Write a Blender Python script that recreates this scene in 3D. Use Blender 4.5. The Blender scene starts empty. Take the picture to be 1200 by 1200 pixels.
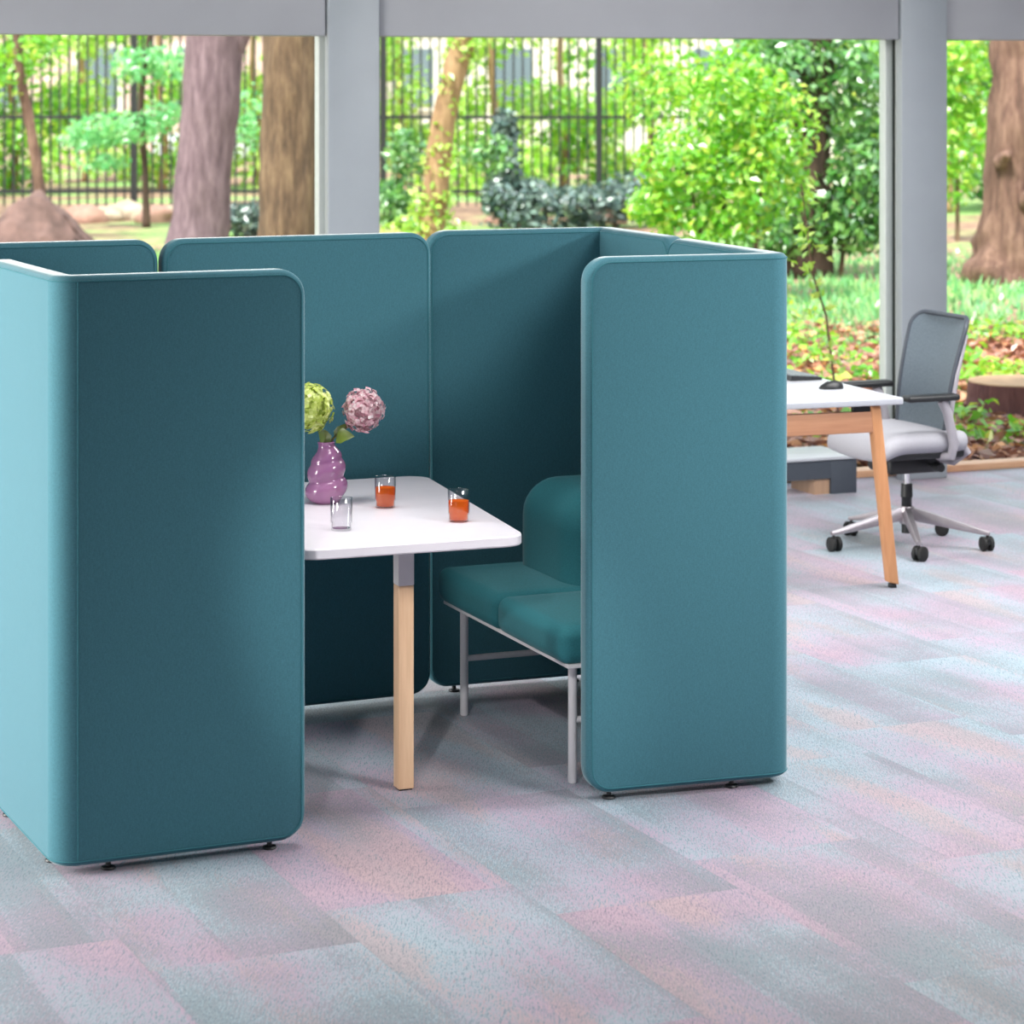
import bpy, bmesh, math, random
from mathutils import Vector, Matrix
R = math.radians
PI = math.pi
rnd = random.Random(7)
SC = bpy.context.scene
COL = SC.collection

# ------------------------------------------------------------------ helpers
def tag(o, label=None, cat=None, group=None, kind=None):
    if label: o['label'] = label
    if cat: o['category'] = cat
    if group: o['group'] = group
    if kind: o['kind'] = kind
    return o

def empty(name, loc=(0, 0, 0), rz=0.0, **k):
    o = bpy.data.objects.new(name, None)
    COL.objects.link(o)
    o.location = loc
    o.rotation_euler = (0, 0, rz)
    o.empty_display_size = 0.1
    return tag(o, **k)

class MB:
    """collects shapes, builds one mesh object"""
    def __init__(s):
        s.v = []; s.f = []; s.m = []
    def add(s, vs, fs, mi=0):
        n = len(s.v)
        s.v.extend([tuple(v) for v in vs])
        for f in fs:
            s.f.append(tuple(i + n for i in f)); s.m.append(mi)
        return s
    def xf(s, M):
        s.v = [tuple(M @ Vector(v)) for v in s.v]; return s
    def box(s, a, b, bev=0.0, M=None, mi=0):
        a = [min(a[i], b[i]) for i in range(3)] if False else list(a)
        x0, y0, z0 = [min(a[i], b[i]) for i in range(3)]
        x1, y1, z1 = [max(a[i], b[i]) for i in range(3)]
        bm = bmesh.new()
        bmesh.ops.create_cube(bm, size=1.0)
        for v in bm.verts:
            v.co = Vector(((v.co.x + .5) * (x1 - x0) + x0, (v.co.y + .5) * (y1 - y0) + y0, (v.co.z + .5) * (z1 - z0) + z0))
        if bev > 0:
            bmesh.ops.bevel(bm, geom=bm.edges[:], offset=bev, segments=3, affect='EDGES', profile=.5)
        return s._bm(bm, M, mi)
    def _bm(s, bm, M=None, mi=0):
        bm.verts.index_update()
        vs = [v.co.copy() for v in bm.verts]
        if M is not None: vs = [M @ v for v in vs]
        fs = [[v.index for v in f.verts] for f in bm.faces]
        bm.free()
        return s.add(vs, fs, mi)
    def prism8(s, bot, top, mi=0):
        """hexahedron from 4 bottom + 4 top points (ccw)"""
        return s.add(list(bot) + list(top), [(3, 2, 1, 0), (4, 5, 6, 7), (0, 1, 5, 4), (1, 2, 6, 5), (2, 3, 7, 6), (3, 0, 4, 7)], mi)
    def tube(s, pts, r, n=10, caps=True, closed=False, mi=0):
        pts = [Vector(p) for p in pts]
        N = len(pts)
        rs = r if isinstance(r, (list, tuple)) else [r] * N
        vs = []; fs = []
        up = None
        for i, p in enumerate(pts):
            if closed: t = pts[(i + 1) % N] - pts[i - 1]
            else: t = pts[min(i + 1, N - 1)] - pts[max(i - 1, 0)]
            t.normalize()
            if up is None:
                up = Vector((0, 0, 1)) if abs(t.z) < .9 else Vector((1, 0, 0))
            a = up - t * up.dot(t)
            if a.length < 1e-6: a = t.orthogonal()
            a.normalize(); up = a
            b = t.cross(a)
            for k in range(n):
                an = 2 * PI * k / n
                vs.append(p + (a * math.cos(an) + b * math.sin(an)) * rs[i])
        for i in range(N if closed else N - 1):
            j = (i + 1) % N
            for k in range(n):
                k2 = (k + 1) % n
                fs.append((i * n + k, i * n + k2, j * n + k2, j * n + k))
        if caps and not closed:
            fs.append(tuple(range(n - 1, -1, -1)))
            fs.append(tuple((N - 1) * n + k for k in range(n)))
        return s.add(vs, fs, mi)
    def lathe(s, prof, n=32, c=(0, 0, 0), fn=None, mi=0):
        """prof: (r,z) list; closed at r=0 ends"""
        vs = []; fs = []
        for (r, z) in prof:
            for k in range(n):
                a = 2 * PI * k / n
                rr, zz = (r, z) if fn is None else fn(r, z, a)
                vs.append((c[0] + rr * math.cos(a), c[1] + rr * math.sin(a), c[2] + zz))
        for i in range(len(prof) - 1):
            for k in range(n):
                k2 = (k + 1) % n
                fs.append((i * n + k, i * n + k2, (i + 1) * n + k2, (i + 1) * n + k))
        fs.append(tuple(range(n - 1, -1, -1)))
        m = (len(prof) - 1) * n
        fs.append(tuple(m + k for k in range(n)))
        return s.add(vs, fs, mi)
    def rbox(s, a, b, r, n=10, puff=0.0, M=None, r2=None, mi=0):
        """soft rounded box (cushion)"""
        c = [(a[i] + b[i]) / 2 for i in range(3)]
        h = [abs(b[i] - a[i]) / 2 for i in range(3)]
        r = min(r, min(h) * .999)
        def spread(hh):
            m = 6
            out = []
            for k in range(m): out.append(-hh + (r) * (1 - math.cos(k / m * PI / 2)) )
            q = max(2, n)
            for k in range(q + 1): out.append(-hh + r + (2 * hh - 2 * r) * k / q)
            for k in range(m - 1, -1, -1): out.append(hh - (r) * (1 - math.cos(k / m * PI / 2)))
            o2 = []
            for x in out:
                if not o2 or x - o2[-1] > 1e-6: o2.append(x)
            return o2
        bm = bmesh.new()
        sp = [spread(x) for x in h]
        key = {}
        def V(p):
            k = tuple(round(x, 6) for x in p)
            if k not in key: key[k] = bm.verts.new(p)
            return key[k]
        for ax in range(3):
            u, w = (ax + 1) % 3, (ax + 2) % 3
            for sg in (-1, 1):
                for i in range(len(sp[u]) - 1):
                    for j in range(len(sp[w]) - 1):
                        q = []
                        for (di, dj) in ((0, 0), (1, 0), (1, 1), (0, 1)):
                            p = [0, 0, 0]
                            p[ax] = sg * h[ax]; p[u] = sp[u][i + di]; p[w] = sp[w][j + dj]
                            q.append(V(p))
                        if sg < 0: q.reverse()
                        bm.faces.new(q)
        for v in bm.verts:
            p = v.co
            inn = Vector([max(-(h[i] - r), min(h[i] - r, p[i])) for i in range(3)])
            d = p - inn
            if d.length > 1e-9:
                d.normalize(); q = inn + d * r
            else: q = p.copy()
            if puff:
                fx = [max(0., 1 - (q[i] / h[i]) ** 2) for i in range(3)]
                q = Vector([q[i] + (1 if q[i] > 0 else -1) * puff * fx[(i + 1) % 3] * fx[(i + 2) % 3] * (abs(q[i]) / h[i]) for i in range(3)])
            v.co = q + Vector(c)
        return s._bm(bm, M, mi)
    def build(s, name, mat, parent=None, smooth=True, angle=40, **k):
        me = bpy.data.meshes.new(name)
        me.from_pydata(s.v, [], s.f)
        mats = mat if isinstance(mat, (list, tuple)) else [mat]
        for m in mats: me.materials.append(m)
        if len(mats) > 1: me.polygons.foreach_set('material_index', s.m)
        me.update()
        o = bpy.data.objects.new(name, me)
        COL.objects.link(o)
        if smooth:
            me.polygons.foreach_set('use_smooth', [True] * len(me.polygons))
            if angle is not None and angle < 180:
                bm = bmesh.new(); bm.from_mesh(me)
                for e in bm.edges:
                    if len(e.link_faces) == 2 and e.calc_face_angle(0) > R(angle): e.smooth = False
                bm.to_mesh(me); bm.free()
        if parent is not None: o.parent = parent
        return tag(o, **k)

def hsh(i, j, k):
    x = math.sin(i * 127.1 + j * 311.7 + k * 74.7) * 43758.5453
    return x - math.floor(x)
def vnoise(x, y, z):
    i, j, k = math.floor(x), math.floor(y), math.floor(z)
    f = [x - i, y - j, z - k]
    f = [t * t * (3 - 2 * t) for t in f]
    s = 0
    for a in (0, 1):
        for b in (0, 1):
            for c in (0, 1):
                w = (f[0] if a else 1 - f[0]) * (f[1] if b else 1 - f[1]) * (f[2] if c else 1 - f[2])
                s += w * hsh(i + a, j + b, k + c)
    return s * 2 - 1

# ------------------------------------------------------------------ materials
def srgb(r, g, b):
    def f(c):
        c /= 255.
        return c / 12.92 if c <= .04045 else ((c + .055) / 1.055) ** 2.4
    return (f(r), f(g), f(b), 1)

class N:
    def __init__(s, name):
        s.m = bpy.data.materials.new(name); s.m.use_nodes = True
        s.t = s.m.node_tree; s.t.nodes.clear()
        s.out = s.t.nodes.new('ShaderNodeOutputMaterial')
    def n(s, typ, **k):
        x = s.t.nodes.new(typ)
        for a, b in k.items(): setattr(x, a, b)
        return x
    def l(s, a, b): s.t.links.new(a, b)
    def math(s, op, a, b=None):
        x = s.n('ShaderNodeMath', operation=op)
        for i, q in enumerate((a, b)):
            if q is None: continue
            if isinstance(q, (int, float)): x.inputs[i].default_value = q
            else: s.l(q, x.inputs[i])
        return x.outputs[0]
    def ramp(s, fac, stops, interp='LINEAR'):
        x = s.n('ShaderNodeValToRGB')
        x.color_ramp.interpolation = interp
        e = x.color_ramp.elements
        while len(e) > 1: e.remove(e[-1])
        e[0].position = stops[0][0]; e[0].color = stops[0][1]
        for p, c in stops[1:]:
            q = e.new(p); q.color = c
        s.l(fac, x.inputs[0])
        return x.outputs[0]
    def mix(s, fac, a, b, blend='MIX'):
        x = s.n('ShaderNodeMix', data_type='RGBA', blend_type=blend)
        for i, q in ((0, fac), (6, a), (7, b)):
            if isinstance(q, (int, float, tuple)): x.inputs[i].default_value = q
            else: s.l(q, x.inputs[i])
        return x.outputs[2]
    def coord(s, scale=(1, 1, 1), rot=(0, 0, 0), src='Object'):
        tc = s.n('ShaderNodeTexCoord'); mp = s.n('ShaderNodeMapping')
        s.l(tc.outputs[src], mp.inputs[0])
        mp.inputs['Scale'].default_value = scale; mp.inputs['Rotation'].default_value = rot
        return mp.outputs[0]
    def noise(s, vec, scale, detail=3, rough=.5):
        x = s.n('ShaderNodeTexNoise'); x.inputs['Scale'].default_value = scale
        x.inputs['Detail'].default_value = detail; x.inputs['Roughness'].default_value = rough
        s.l(vec, x.inputs['Vector'])
        return x.outputs['Fac']
    def bump(s, h, strength, dist):
        x = s.n('ShaderNodeBump'); x.inputs['Strength'].default_value = strength; x.inputs['Distance'].default_value = dist
        s.l(h, x.inputs['Height']); return x.outputs[0]
    def pbr(s, col, rough=.5, metal=0, normal=None, **k):
        p = s.n('ShaderNodeBsdfPrincipled')
        if isinstance(col, tuple): p.inputs['Base Color'].default_value = col
        else: s.l(col, p.inputs['Base Color'])
        p.inputs['Roughness'].default_value = rough; p.inputs['Metallic'].default_value = metal
        for a, b in k.items(): p.inputs[a.replace('_', ' ')].default_value = b
        if normal is not None: s.l(normal, p.inputs['Normal'])
        s.l(p.outputs[0], s.out.inputs[0]); return p

def simple(name, col, rough=.5, metal=0, var=.06, scale=30, bump=0, **k):
    m = N(name)
    v = m.coord()
    f = m.noise(v, scale, 4)
    d = tuple(c * (1 - var) for c in col[:3]) + (1,)
    u = tuple(min(1, c * (1 + var)) for c in col[:3]) + (1,)
    c = m.ramp(f, [(.3, d), (.7, u)])
    nr = m.bump(f, bump, .002) if bump else None
    m.pbr(c, rough, metal, nr, **k)
    return m.m

def fabric(name, col, sheen=.25, var=.10):
    m = N(name)
    v = m.coord()
    f1 = m.noise(m.coord((900, 900, 140)), 1, 2)
    f2 = m.noise(m.coord((140, 140, 900)), 1, 2)
    w = m.math('ADD', m.math('MULTIPLY', f1, .5), m.math('MULTIPLY', f2, .5))
    lo = tuple(c * (1 - var * 2) for c in col[:3]) + (1,)
    hi = tuple(min(1, c * (1 + var * 2)) for c in col[:3]) + (1,)
    c = m.ramp(w, [(.32, lo), (.68, hi)])
    nr = m.bump(w, .25, .001)
    p = m.pbr(c, .85, 0, nr, Sheen_Weight=sheen, Sheen_Roughness=.3)
    p.inputs['Specular IOR Level'].default_value = .2
    p.inputs['Sheen Tint'].default_value = (.95, 1, 1, 1)
    return m.m

def wood(name, c1, c2, axis=2, sc=1.0):
    m = N(name)
    s = [38 * sc] * 3; s[axis] = 2.2 * sc
    v = m.coord(tuple(s))
    f = m.noise(v, 1.0, 6, .65)
    s2 = [160 * sc] * 3; s2[axis] = 5 * sc
    g = m.noise(m.coord(tuple(s2)), 1.0, 3)
    c = m.ramp(f, [(.25, c1), (.75, c2)])
    c = m.mix(m.math('MULTIPLY', g, .25), c, tuple(x * .7 for x in c1[:3]) + (1,))
    m.pbr(c, .5, 0, m.bump(g, .1, .001))
    return m.m

def leafmat(name, stops, trans=.45, gloss=.10):
    m = N(name)
    geo = m.n('ShaderNodeNewGeometry')
    c = m.ramp(geo.outputs['Random Per Island'], stops)
    c = m.mix(m.math('MULTIPLY', m.noise(m.coord(), 6, 2), .35), c, tuple(x * .6 for x in stops[0][1][:3]) + (1,))
    d = m.n('ShaderNodeBsdfDiffuse'); t = m.n('ShaderNodeBsdfTranslucent'); g = m.n('ShaderNodeBsdfGlossy')
    g.inputs['Roughness'].default_value = .35
    m.l(c, d.inputs[0]); m.l(c, t.inputs[0])
    a = m.n('ShaderNodeMixShader'); a.inputs[0].default_value = trans
    m.l(d.outputs[0], a.inputs[1]); m.l(t.outputs[0], a.inputs[2])
    b = m.n('ShaderNodeMixShader'); b.inputs[0].default_value = gloss
    m.l(a.outputs[0], b.inputs[1]); m.l(g.outputs[0], b.inputs[2])
    m.l(b.outputs[0], m.out.inputs[0])
    return m.m

def bark(name, c1, c2, c3, sc=1.0):
    m = N(name)
    v = m.coord((9 * sc, 9 * sc, 1.6 * sc))
    f = m.noise(v, 1.0, 8, .7)
    g = m.noise(m.coord((2, 2, 1.0)), 1.0, 3)
    c = m.ramp(f, [(.3, c1), (.5, c2), (.72, c3)])
    c = m.mix(m.math('MULTIPLY', g, .4), c, c2)
    m.pbr(c, .9, 0, m.bump(f, .9, .06))
    return m.m

def clear_glass(name, tint=(1, 1, 1, 1), refl=1.0, edgedark=1.0):
    m = N(name)
    tr = m.n('ShaderNodeBsdfTransparent'); gl = m.n('ShaderNodeBsdfGlossy'); fr = m.n('ShaderNodeFresnel')
    fr.inputs[0].default_value = 1.5
    lw = m.n('ShaderNodeLayerWeight'); lw.inputs[0].default_value = .5
    edge = m.math('POWER', lw.outputs['Facing'], 3.0)
    m.l(m.mix(edge, tint, tuple(c * edgedark for c in tint[:3]) + (1,)), tr.inputs[0]); gl.inputs['Roughness'].default_value = .02
    geo = m.n('ShaderNodeNewGeometry')
    f = m.math('MULTIPLY', m.math('MULTIPLY', fr.outputs[0], refl), m.math('SUBTRACT', 1.0, geo.outputs['Backfacing']))
    mx = m.n('ShaderNodeMixShader')
    m.l(f, mx.inputs[0]); m.l(tr.outputs[0], mx.inputs[1]); m.l(gl.outputs[0], mx.inputs[2])
    m.l(mx.outputs[0], m.out.inputs[0])
    return m.m

M = {}
M['teal'] = fabric('teal_fabric', srgb(66, 114, 126), sheen=.68)
M['teal_seat'] = fabric('teal_seat_fabric', srgb(48, 112, 120), sheen=.2)
M['teal_welt'] = fabric('teal_welt', srgb(56, 112, 122), var=.05)
M['black'] = simple('black_plastic', (.012, .013, .015, 1), .45)
M['rubber'] = simple('black_rubber', (.01, .01, .01, 1), .7)
M['white_metal'] = simple('white_powder_coat', srgb(232, 228, 230), .4, var=.02)
M['white_top'] = simple('white_laminate', srgb(226, 221, 228), .32, var=.015)
M['oak'] = wood('pale_oak', srgb(212, 170, 134), srgb(242, 206, 170))
M['oak2'] = wood('warm_oak', srgb(186, 126, 84), srgb(218, 160, 112))
M['oak2x'] = wood('warm_oak_rail', srgb(178, 122, 90), srgb(212, 158, 122), axis=0)
M['alu'] = simple('brushed_aluminium', (.40, .36, .385, 1), .42, .85, var=.05)
M['chrome'] = simple('chrome', (.8, .8, .82, 1), .12, 1.0, var=.02)
M['greyseat'] = fabric('light_grey_upholstery', srgb(168, 167, 174), sheen=.1, var=.06)
M['lightgrey'] = simple('light_grey_plastic', srgb(160, 156, 163), .45, var=.03)
M['charcoal'] = simple('charcoal_panel', srgb(62, 68, 78), .55, var=.05)
M['white_desk'] = simple('white_desk_laminate', srgb(182, 184, 191), .35, var=.015)
M['tan'] = wood('tan_wood', srgb(150, 120, 98), srgb(180, 148, 122))
M['col'] = simple('grey_painted_column', srgb(150, 157, 164), .45, var=.03, scale=5)
M['beam'] = simple('grey_painted_beam', srgb(152, 154, 160), .5, var=.03, scale=4)
M['frame'] = simple('pale_window_frame', srgb(205, 212, 210), .4, var=.02)
M['framedark'] = simple('frame_gasket', srgb(70, 74, 66), .6)
M['wallpaint'] = simple('slate_wall_paint', srgb(120, 124, 130), .8, var=.02, scale=3)
M['ceil'] = simple('white_ceiling_paint', srgb(170, 172, 176), .8, var=.01, scale=3)
M['pane'] = clear_glass('window_glass', (.98, 1, .99, 1), .6)
M['sill'] = wood('threshold_wood', srgb(200, 150, 115), srgb(224, 180, 145), axis=0)

def mesh_back():
    m = N('grey_mesh_back')
    v = m.coord((260, 260, 260))
    f = m.n('ShaderNodeTexVoronoi'); m.l(v, f.inputs['Vector']); f.inputs['Scale'].default_value = 1
    c = m.ramp(f.outputs['Distance'], [(.1, srgb(70, 82, 92)), (.6, srgb(96, 108, 118))])
    m.pbr(c, .6, 0, None)
    return m.m
M['mesh'] = mesh_back()

def vase_mat():
    m = N('purple_ceramic')
    f = m.noise(m.coord(), 9, 2)
    c = m.ramp(f, [(.3, srgb(140, 92, 134)), (.7, srgb(160, 110, 148))])
    p = m.pbr(c, .18, 0)
    p.inputs['Coat Weight'].default_value = .5; p.inputs['Subsurface Weight'].default_value = 0
    return m.m
M['vase'] = vase_mat()
M['glass'] = clear_glass('tumbler_glass', (.96, .96, .97, 1), 2.4, .78)
def juice_mat():
    m = N('orange_drink')
    f = m.noise(m.coord(), 40, 2)
    c = m.ramp(f, [(.3, (.95, .23, .02, 1)), (.7, (1, .29, .03, 1))])
    d = m.n('ShaderNodeBsdfDiffuse'); t = m.n('ShaderNodeBsdfTransparent'); tl = m.n('ShaderNodeBsdfTranslucent')
    m.l(c, d.inputs[0]); m.l(c, tl.inputs[0]); t.inputs[0].default_value = (1, .42, .06, 1)
    a = m.n('ShaderNodeMixShader'); a.inputs[0].default_value = .5
    m.l(d.outputs[0], a.inputs[1]); m.l(tl.outputs[0], a.inputs[2])
    b = m.n('ShaderNodeMixShader'); b.inputs[0].default_value = .45
    m.l(a.outputs[0], b.inputs[1]); m.l(t.outputs[0], b.inputs[2])
    m.l(b.outputs[0], m.out.inputs[0])
    return m.m
M['juice'] = juice_mat()

def carpet_mat():
    m = N('carpet_tiles')
    ANG = R(24.0)
    tc = m.n('ShaderNodeTexCoord')
    mp = m.n('ShaderNodeMapping'); m.l(tc.outputs['Object'], mp.inputs[0])
    mp.inputs['Rotation'].default_value = (0, 0, -ANG)
    mp.inputs['Location'].default_value = (-.169, .01, 0)
    sx = m.n('ShaderNodeSeparateXYZ'); m.l(mp.outputs[0], sx.inputs[0])
    u, v = sx.outputs[0], sx.outputs[1]
    T = .5
    iu = m.math('FLOOR', m.math('DIVIDE', u, T))
    half = m.math('MULTIPLY', m.math('MODULO', m.math('ABSOLUTE', iu), 2.0), .25)
    iv = m.math('FLOOR', m.math('DIVIDE', m.math('ADD', v, half), T * 2))
    cb = m.n('ShaderNodeCombineXYZ'); m.l(iu, cb.inputs[0]); m.l(iv, cb.inputs[1])
    wn = m.n('ShaderNodeTexWhiteNoise', noise_dimensions='2D'); m.l(cb.outputs[0], wn.inputs['Vector'])
    # within-tile stripes: high frequency across, low along, displaced per tile
    off = m.n('ShaderNodeVectorMath', operation='SCALE'); m.l(wn.outputs['Color'], off.inputs[0]); off.inputs['Scale'].default_value = 30
    def tex(su, sv, extra, det=2, tile=True, rough=.5):
        c = m.n('ShaderNodeCombineXYZ')
        m.l(m.math('MULTIPLY', u, su), c.inputs[0]); m.l(m.math('MULTIPLY', v, sv), c.inputs[1]); c.inputs[2].default_value = extra
        a = m.n('ShaderNodeVectorMath', operation='ADD'); m.l(c.outputs[0], a.inputs[0])
        if tile: m.l(off.outputs[0], a.inputs[1])
        return m.noise(a.outputs[0], 1.0, det, rough)
    # yarn: fine streaks along the tile crossed by short dashes that lean diagonally
    def yarn(rot, sc_):
        q = m.n('ShaderNodeMapping'); m.l(tc.outputs['Object'], q.inputs[0])
        q.inputs['Rotation'].default_value = (0, 0, -ANG - R(rot)); q.inputs['Scale'].default_value = sc_
        return m.noise(q.outputs[0], 1.0, 2, .6)
    y1 = yarn(30, (270, 55, 1)); y2 = yarn(0, (210, 18, 1)); y3 = yarn(-40, (260, 70, 1))
    y = m.math('ADD', m.math('MULTIPLY', y1, .45), m.math('ADD', m.math('MULTIPLY', y2, .4), m.math('MULTIPLY', y3, .15)))
    yd = m.math('MULTIPLY', m.math('SUBTRACT', y, .5), .75)
    yd2 = m.math('MULTIPLY', m.math('SUBTRACT', y2, .5), .6)
    a1 = tex(5.5, .12, 0.0, 2)         # stripes along the tile
    def cells(freq, extra):
        q = m.n('ShaderNodeTexVoronoi', voronoi_dimensions='1D')
        wv = m.math('ADD', m.math('MULTIPLY', u, freq), m.math('ADD', m.math('MULTIPLY', wn.outputs['Value'], 50.0), extra))
        m.l(wv, q.inputs['W']); q.inputs['Scale'].default_value = 1.0
        sp3 = m.n('ShaderNodeSeparateColor'); m.l(q.outputs['Color'], sp3.inputs[0])
        return m.math('ADD', m.math('MULTIPLY', sp3.outputs[0], .36), .32)
    a1 = m.math('ADD', m.math('MULTIPLY', a1, .4), m.math('MULTIPLY', cells(5.0, 3.3), .6))
    a2 = tex(2.2, 1.7, 5.0, 2)         # fade along the stripe
    b1 = tex(6.5, .10, 9.0, 2)
    b1 = m.math('ADD', m.math('MULTIPLY', b1, .4), m.math('MULTIPLY', cells(5.5, 17.7), .6))
    b2 = tex(2.4, 1.5, 14.0, 2)
    g = tex(1.2, .6, 21.0, 2, False)   # broad drift across the room
    pk = m.math('ADD', m.math('ADD', m.math('MULTIPLY', a1, .38), m.math('MULTIPLY', a2, .37)), m.math('MULTIPLY', g, .25))
    pk = m.math('ADD', pk, yd)
    base = m.ramp(pk, [(.41, srgb(180, 203, 214)), (.475, srgb(187, 194, 206)), (.525, srgb(195, 171, 193)), (.61, srgb(202, 168, 184))])
    peach = m.ramp(m.math('ADD', tex(5.0, 1.0, 40., 2), yd), [(.56, (0, 0, 0, 1)), (.64, (1, 1, 1, 1))])
    base = m.mix(m.math('MULTIPLY', peach, .6), base, srgb(206, 174, 172))
    b = m.math('ADD', m.math('ADD', m.math('MULTIPLY', b1, .5), m.math('MULTIPLY', b2, .5)), yd2)
    dk = m.ramp(b, [(.49, (0, 0, 0, 1)), (.58, (1, 1, 1, 1))])
    base = m.mix(m.math('MULTIPLY', dk, .62), base, srgb(124, 140, 146))
    yr = m.ramp(y, [(.38, (.30, .32, .36, 1)), (.47, (.74, .76, .78, 1)), (.53, (.98, .98, .98, 1)), (.62, (1, 1, 1, 1))])
    c = m.mix(.9, base, yr, 'MULTIPLY')
    c = m.mix(1.0, c, (.75, .755, .77, 1), 'MULTIPLY')
    # faint tile seams
    def seam(x):
        f = m.math('FRACT', m.math('DIVIDE', x, T))
        return m.math('LESS_THAN', m.math('ABSOLUTE', m.math('SUBTRACT', f, .5)), .494)
    sm = m.math('MULTIPLY', seam(u), 1.0)
    c = m.mix(m.math('MULTIPLY', m.math('SUBTRACT', 1.0, sm), .22), c, srgb(110, 122, 130))
    p = m.pbr(c, .62, 0, m.bump(y, .3, .002), Sheen_Weight=.15)
    p.inputs['Specular IOR Level'].default_value = .5
    return m.m
M['carpet'] = carpet_mat()

def ground_mat():
    m = N('woodland_ground')
    v = m.coord()
    f = m.noise(v, .35, 4); g = m.noise(v, 5, 5); h = m.noise(v, 22, 4)
    soil = m.ramp(g, [(.3, srgb(92, 70, 58)), (.5, srgb(140, 108, 88)), (.7, srgb(176, 142, 116))])
    moss = m.ramp(h, [(.3, srgb(84, 120, 66)), (.6, srgb(140, 180, 96))])
    c = m.mix(m.ramp(f, [(.48, (0, 0, 0, 1)), (.6, (1, 1, 1, 1))]), soil, moss)
    m.pbr(c, .95, 0, m.bump(g, .6, .05))
    return m.m
M['ground'] = ground_mat()
M['lawn'] = leafmat('lawn_grass', [(0, srgb(96, 170, 104)), (.5, srgb(140, 205, 130)), (1, srgb(190, 226, 150))], .35, .08)
M['leaf_bright'] = leafmat('bright_green_leaves', [(0, srgb(96, 176, 34)), (.5, srgb(140, 210, 40)), (.85, srgb(190, 232, 70)), (1, srgb(228, 226, 90))])
M['leaf_mid'] = leafmat('mid_green_leaves', [(0, srgb(56, 120, 50)), (.5, srgb(96, 172, 66)), (1, srgb(160, 214, 110))], .4, .16)
M['leaf_dark'] = leafmat('dark_ivy_leaves', [(0, srgb(52, 80, 76)), (.6, srgb(86, 118, 108)), (1, srgb(142, 170, 150))], .25, .16)
M['leaf_mint'] = leafmat('mint_green_leaves', [(0, srgb(110, 200, 120)), (.6, srgb(150, 226, 150)), (1, srgb(200, 242, 170))], .5)
M['leaf_yellow'] = leafmat('yellow_green_leaves', [(0, srgb(140, 205, 50)), (.5, srgb(186, 230, 76)), (1, srgb(232, 244, 140))], .5)
M['litter'] = leafmat('fallen_leaves', [(0, srgb(120, 72, 56)), (.4, srgb(172, 112, 88)), (.75, srgb(206, 150, 122)), (1, srgb(232, 164, 84))], .15, .1)
M['bark_mauve'] = bark('mauve_grey_bark', srgb(70, 52, 60), srgb(126, 102, 110), srgb(168, 142, 150), 1.5)
M['bark_brown'] = bark('ridged_brown_bark', srgb(44, 33, 26), srgb(112, 88, 68), srgb(162, 134, 104), 1.6)
M['bark_red'] = bark('reddish_cedar_bark', srgb(58, 38, 34), srgb(122, 90, 78), srgb(172, 136, 118), 1.3)
M['bark_dark'] = bark('dark_bark', srgb(40, 30, 26), srgb(78, 58, 48), srgb(110, 86, 70))
M['bark_pale'] = bark('pale_tan_bark', srgb(104, 76, 56), srgb(168, 132, 98), srgb(206, 172, 132), 1.4)
M['stump'] = bark('stump_bark', srgb(60, 32, 34), srgb(106, 64, 62), srgb(142, 96, 88), 2)
M['stump_top'] = simple('stump_wood', srgb(186, 150, 116), .9, var=.2, scale=8)
M['rock'] = simple('brown_boulder_stone', srgb(104, 80, 74), .9, var=.4, scale=5, bump=.6)
M['stone'] = simple('pale_wall_stone', srgb(168, 150, 130), .9, var=.25, scale=4, bump=.5)
M['stone2'] = simple('pinkish_wall_stone', srgb(160, 122, 108), .9, var=.25, scale=4, bump=.5)
M['iron'] = simple('black_iron', srgb(34, 34, 36), .5)
M['brickpink'] = simple('pinkish_brick_facade', srgb(206, 176, 168), .9, var=.12, scale=2)
M['cream'] = simple('cream_facade', srgb(226, 220, 208), .9, var=.06, scale=1)
M['winglass'] = simple('dark_window_glass', srgb(110, 124, 134), .1)
M['carpaint'] = simple('silver_car_paint', srgb(215, 218, 224), .25, var=.02)
M['green_petal'] = leafmat('lime_petals', [(0, srgb(186, 206, 84)), (.6, srgb(218, 232, 130)), (1, srgb(242, 248, 180))], .3, .05)
M['pink_petal'] = leafmat('dusty_pink_petals', [(0, srgb(206, 140, 160)), (.45, srgb(242, 200, 208)), (1, srgb(255, 246, 246))], .3, .05)
M['flowerleaf'] = leafmat('hydrangea_leaf', [(0, srgb(84, 106, 36)), (1, srgb(132, 152, 56))], .25, .12)
M['stem'] = simple('green_stem', srgb(96, 92, 48), .6)

# ------------------------------------------------------------------ camera
F = 3100.0
HY = 92.0
CAMH = 2.0
cd = bpy.data.cameras.new('camera'); cam = bpy.data.objects.new('camera', cd); COL.objects.link(cam)
cam.location = (0, 0, CAMH); cam.rotation_euler = (PI / 2, 0, 0)
cd.sensor_width = 36; cd.lens = F / 1200 * 36
cd.shift_y = -(600 - HY) / 1200
cd.clip_end = 400
cd.dof.use_dof = True; cd.dof.focus_distance = 7.7; cd.dof.aperture_fstop = 5.6
SC.camera = cam
SC.view_settings.view_transform = 'Standard'; SC.view_settings.look = 'None'
SC.view_settings.gamma = 1; SC.view_settings.use_curve_mapping = False

def at(px, d, z=0.0):
    return Vector(((px - 600) / F * d, d, z))

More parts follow.
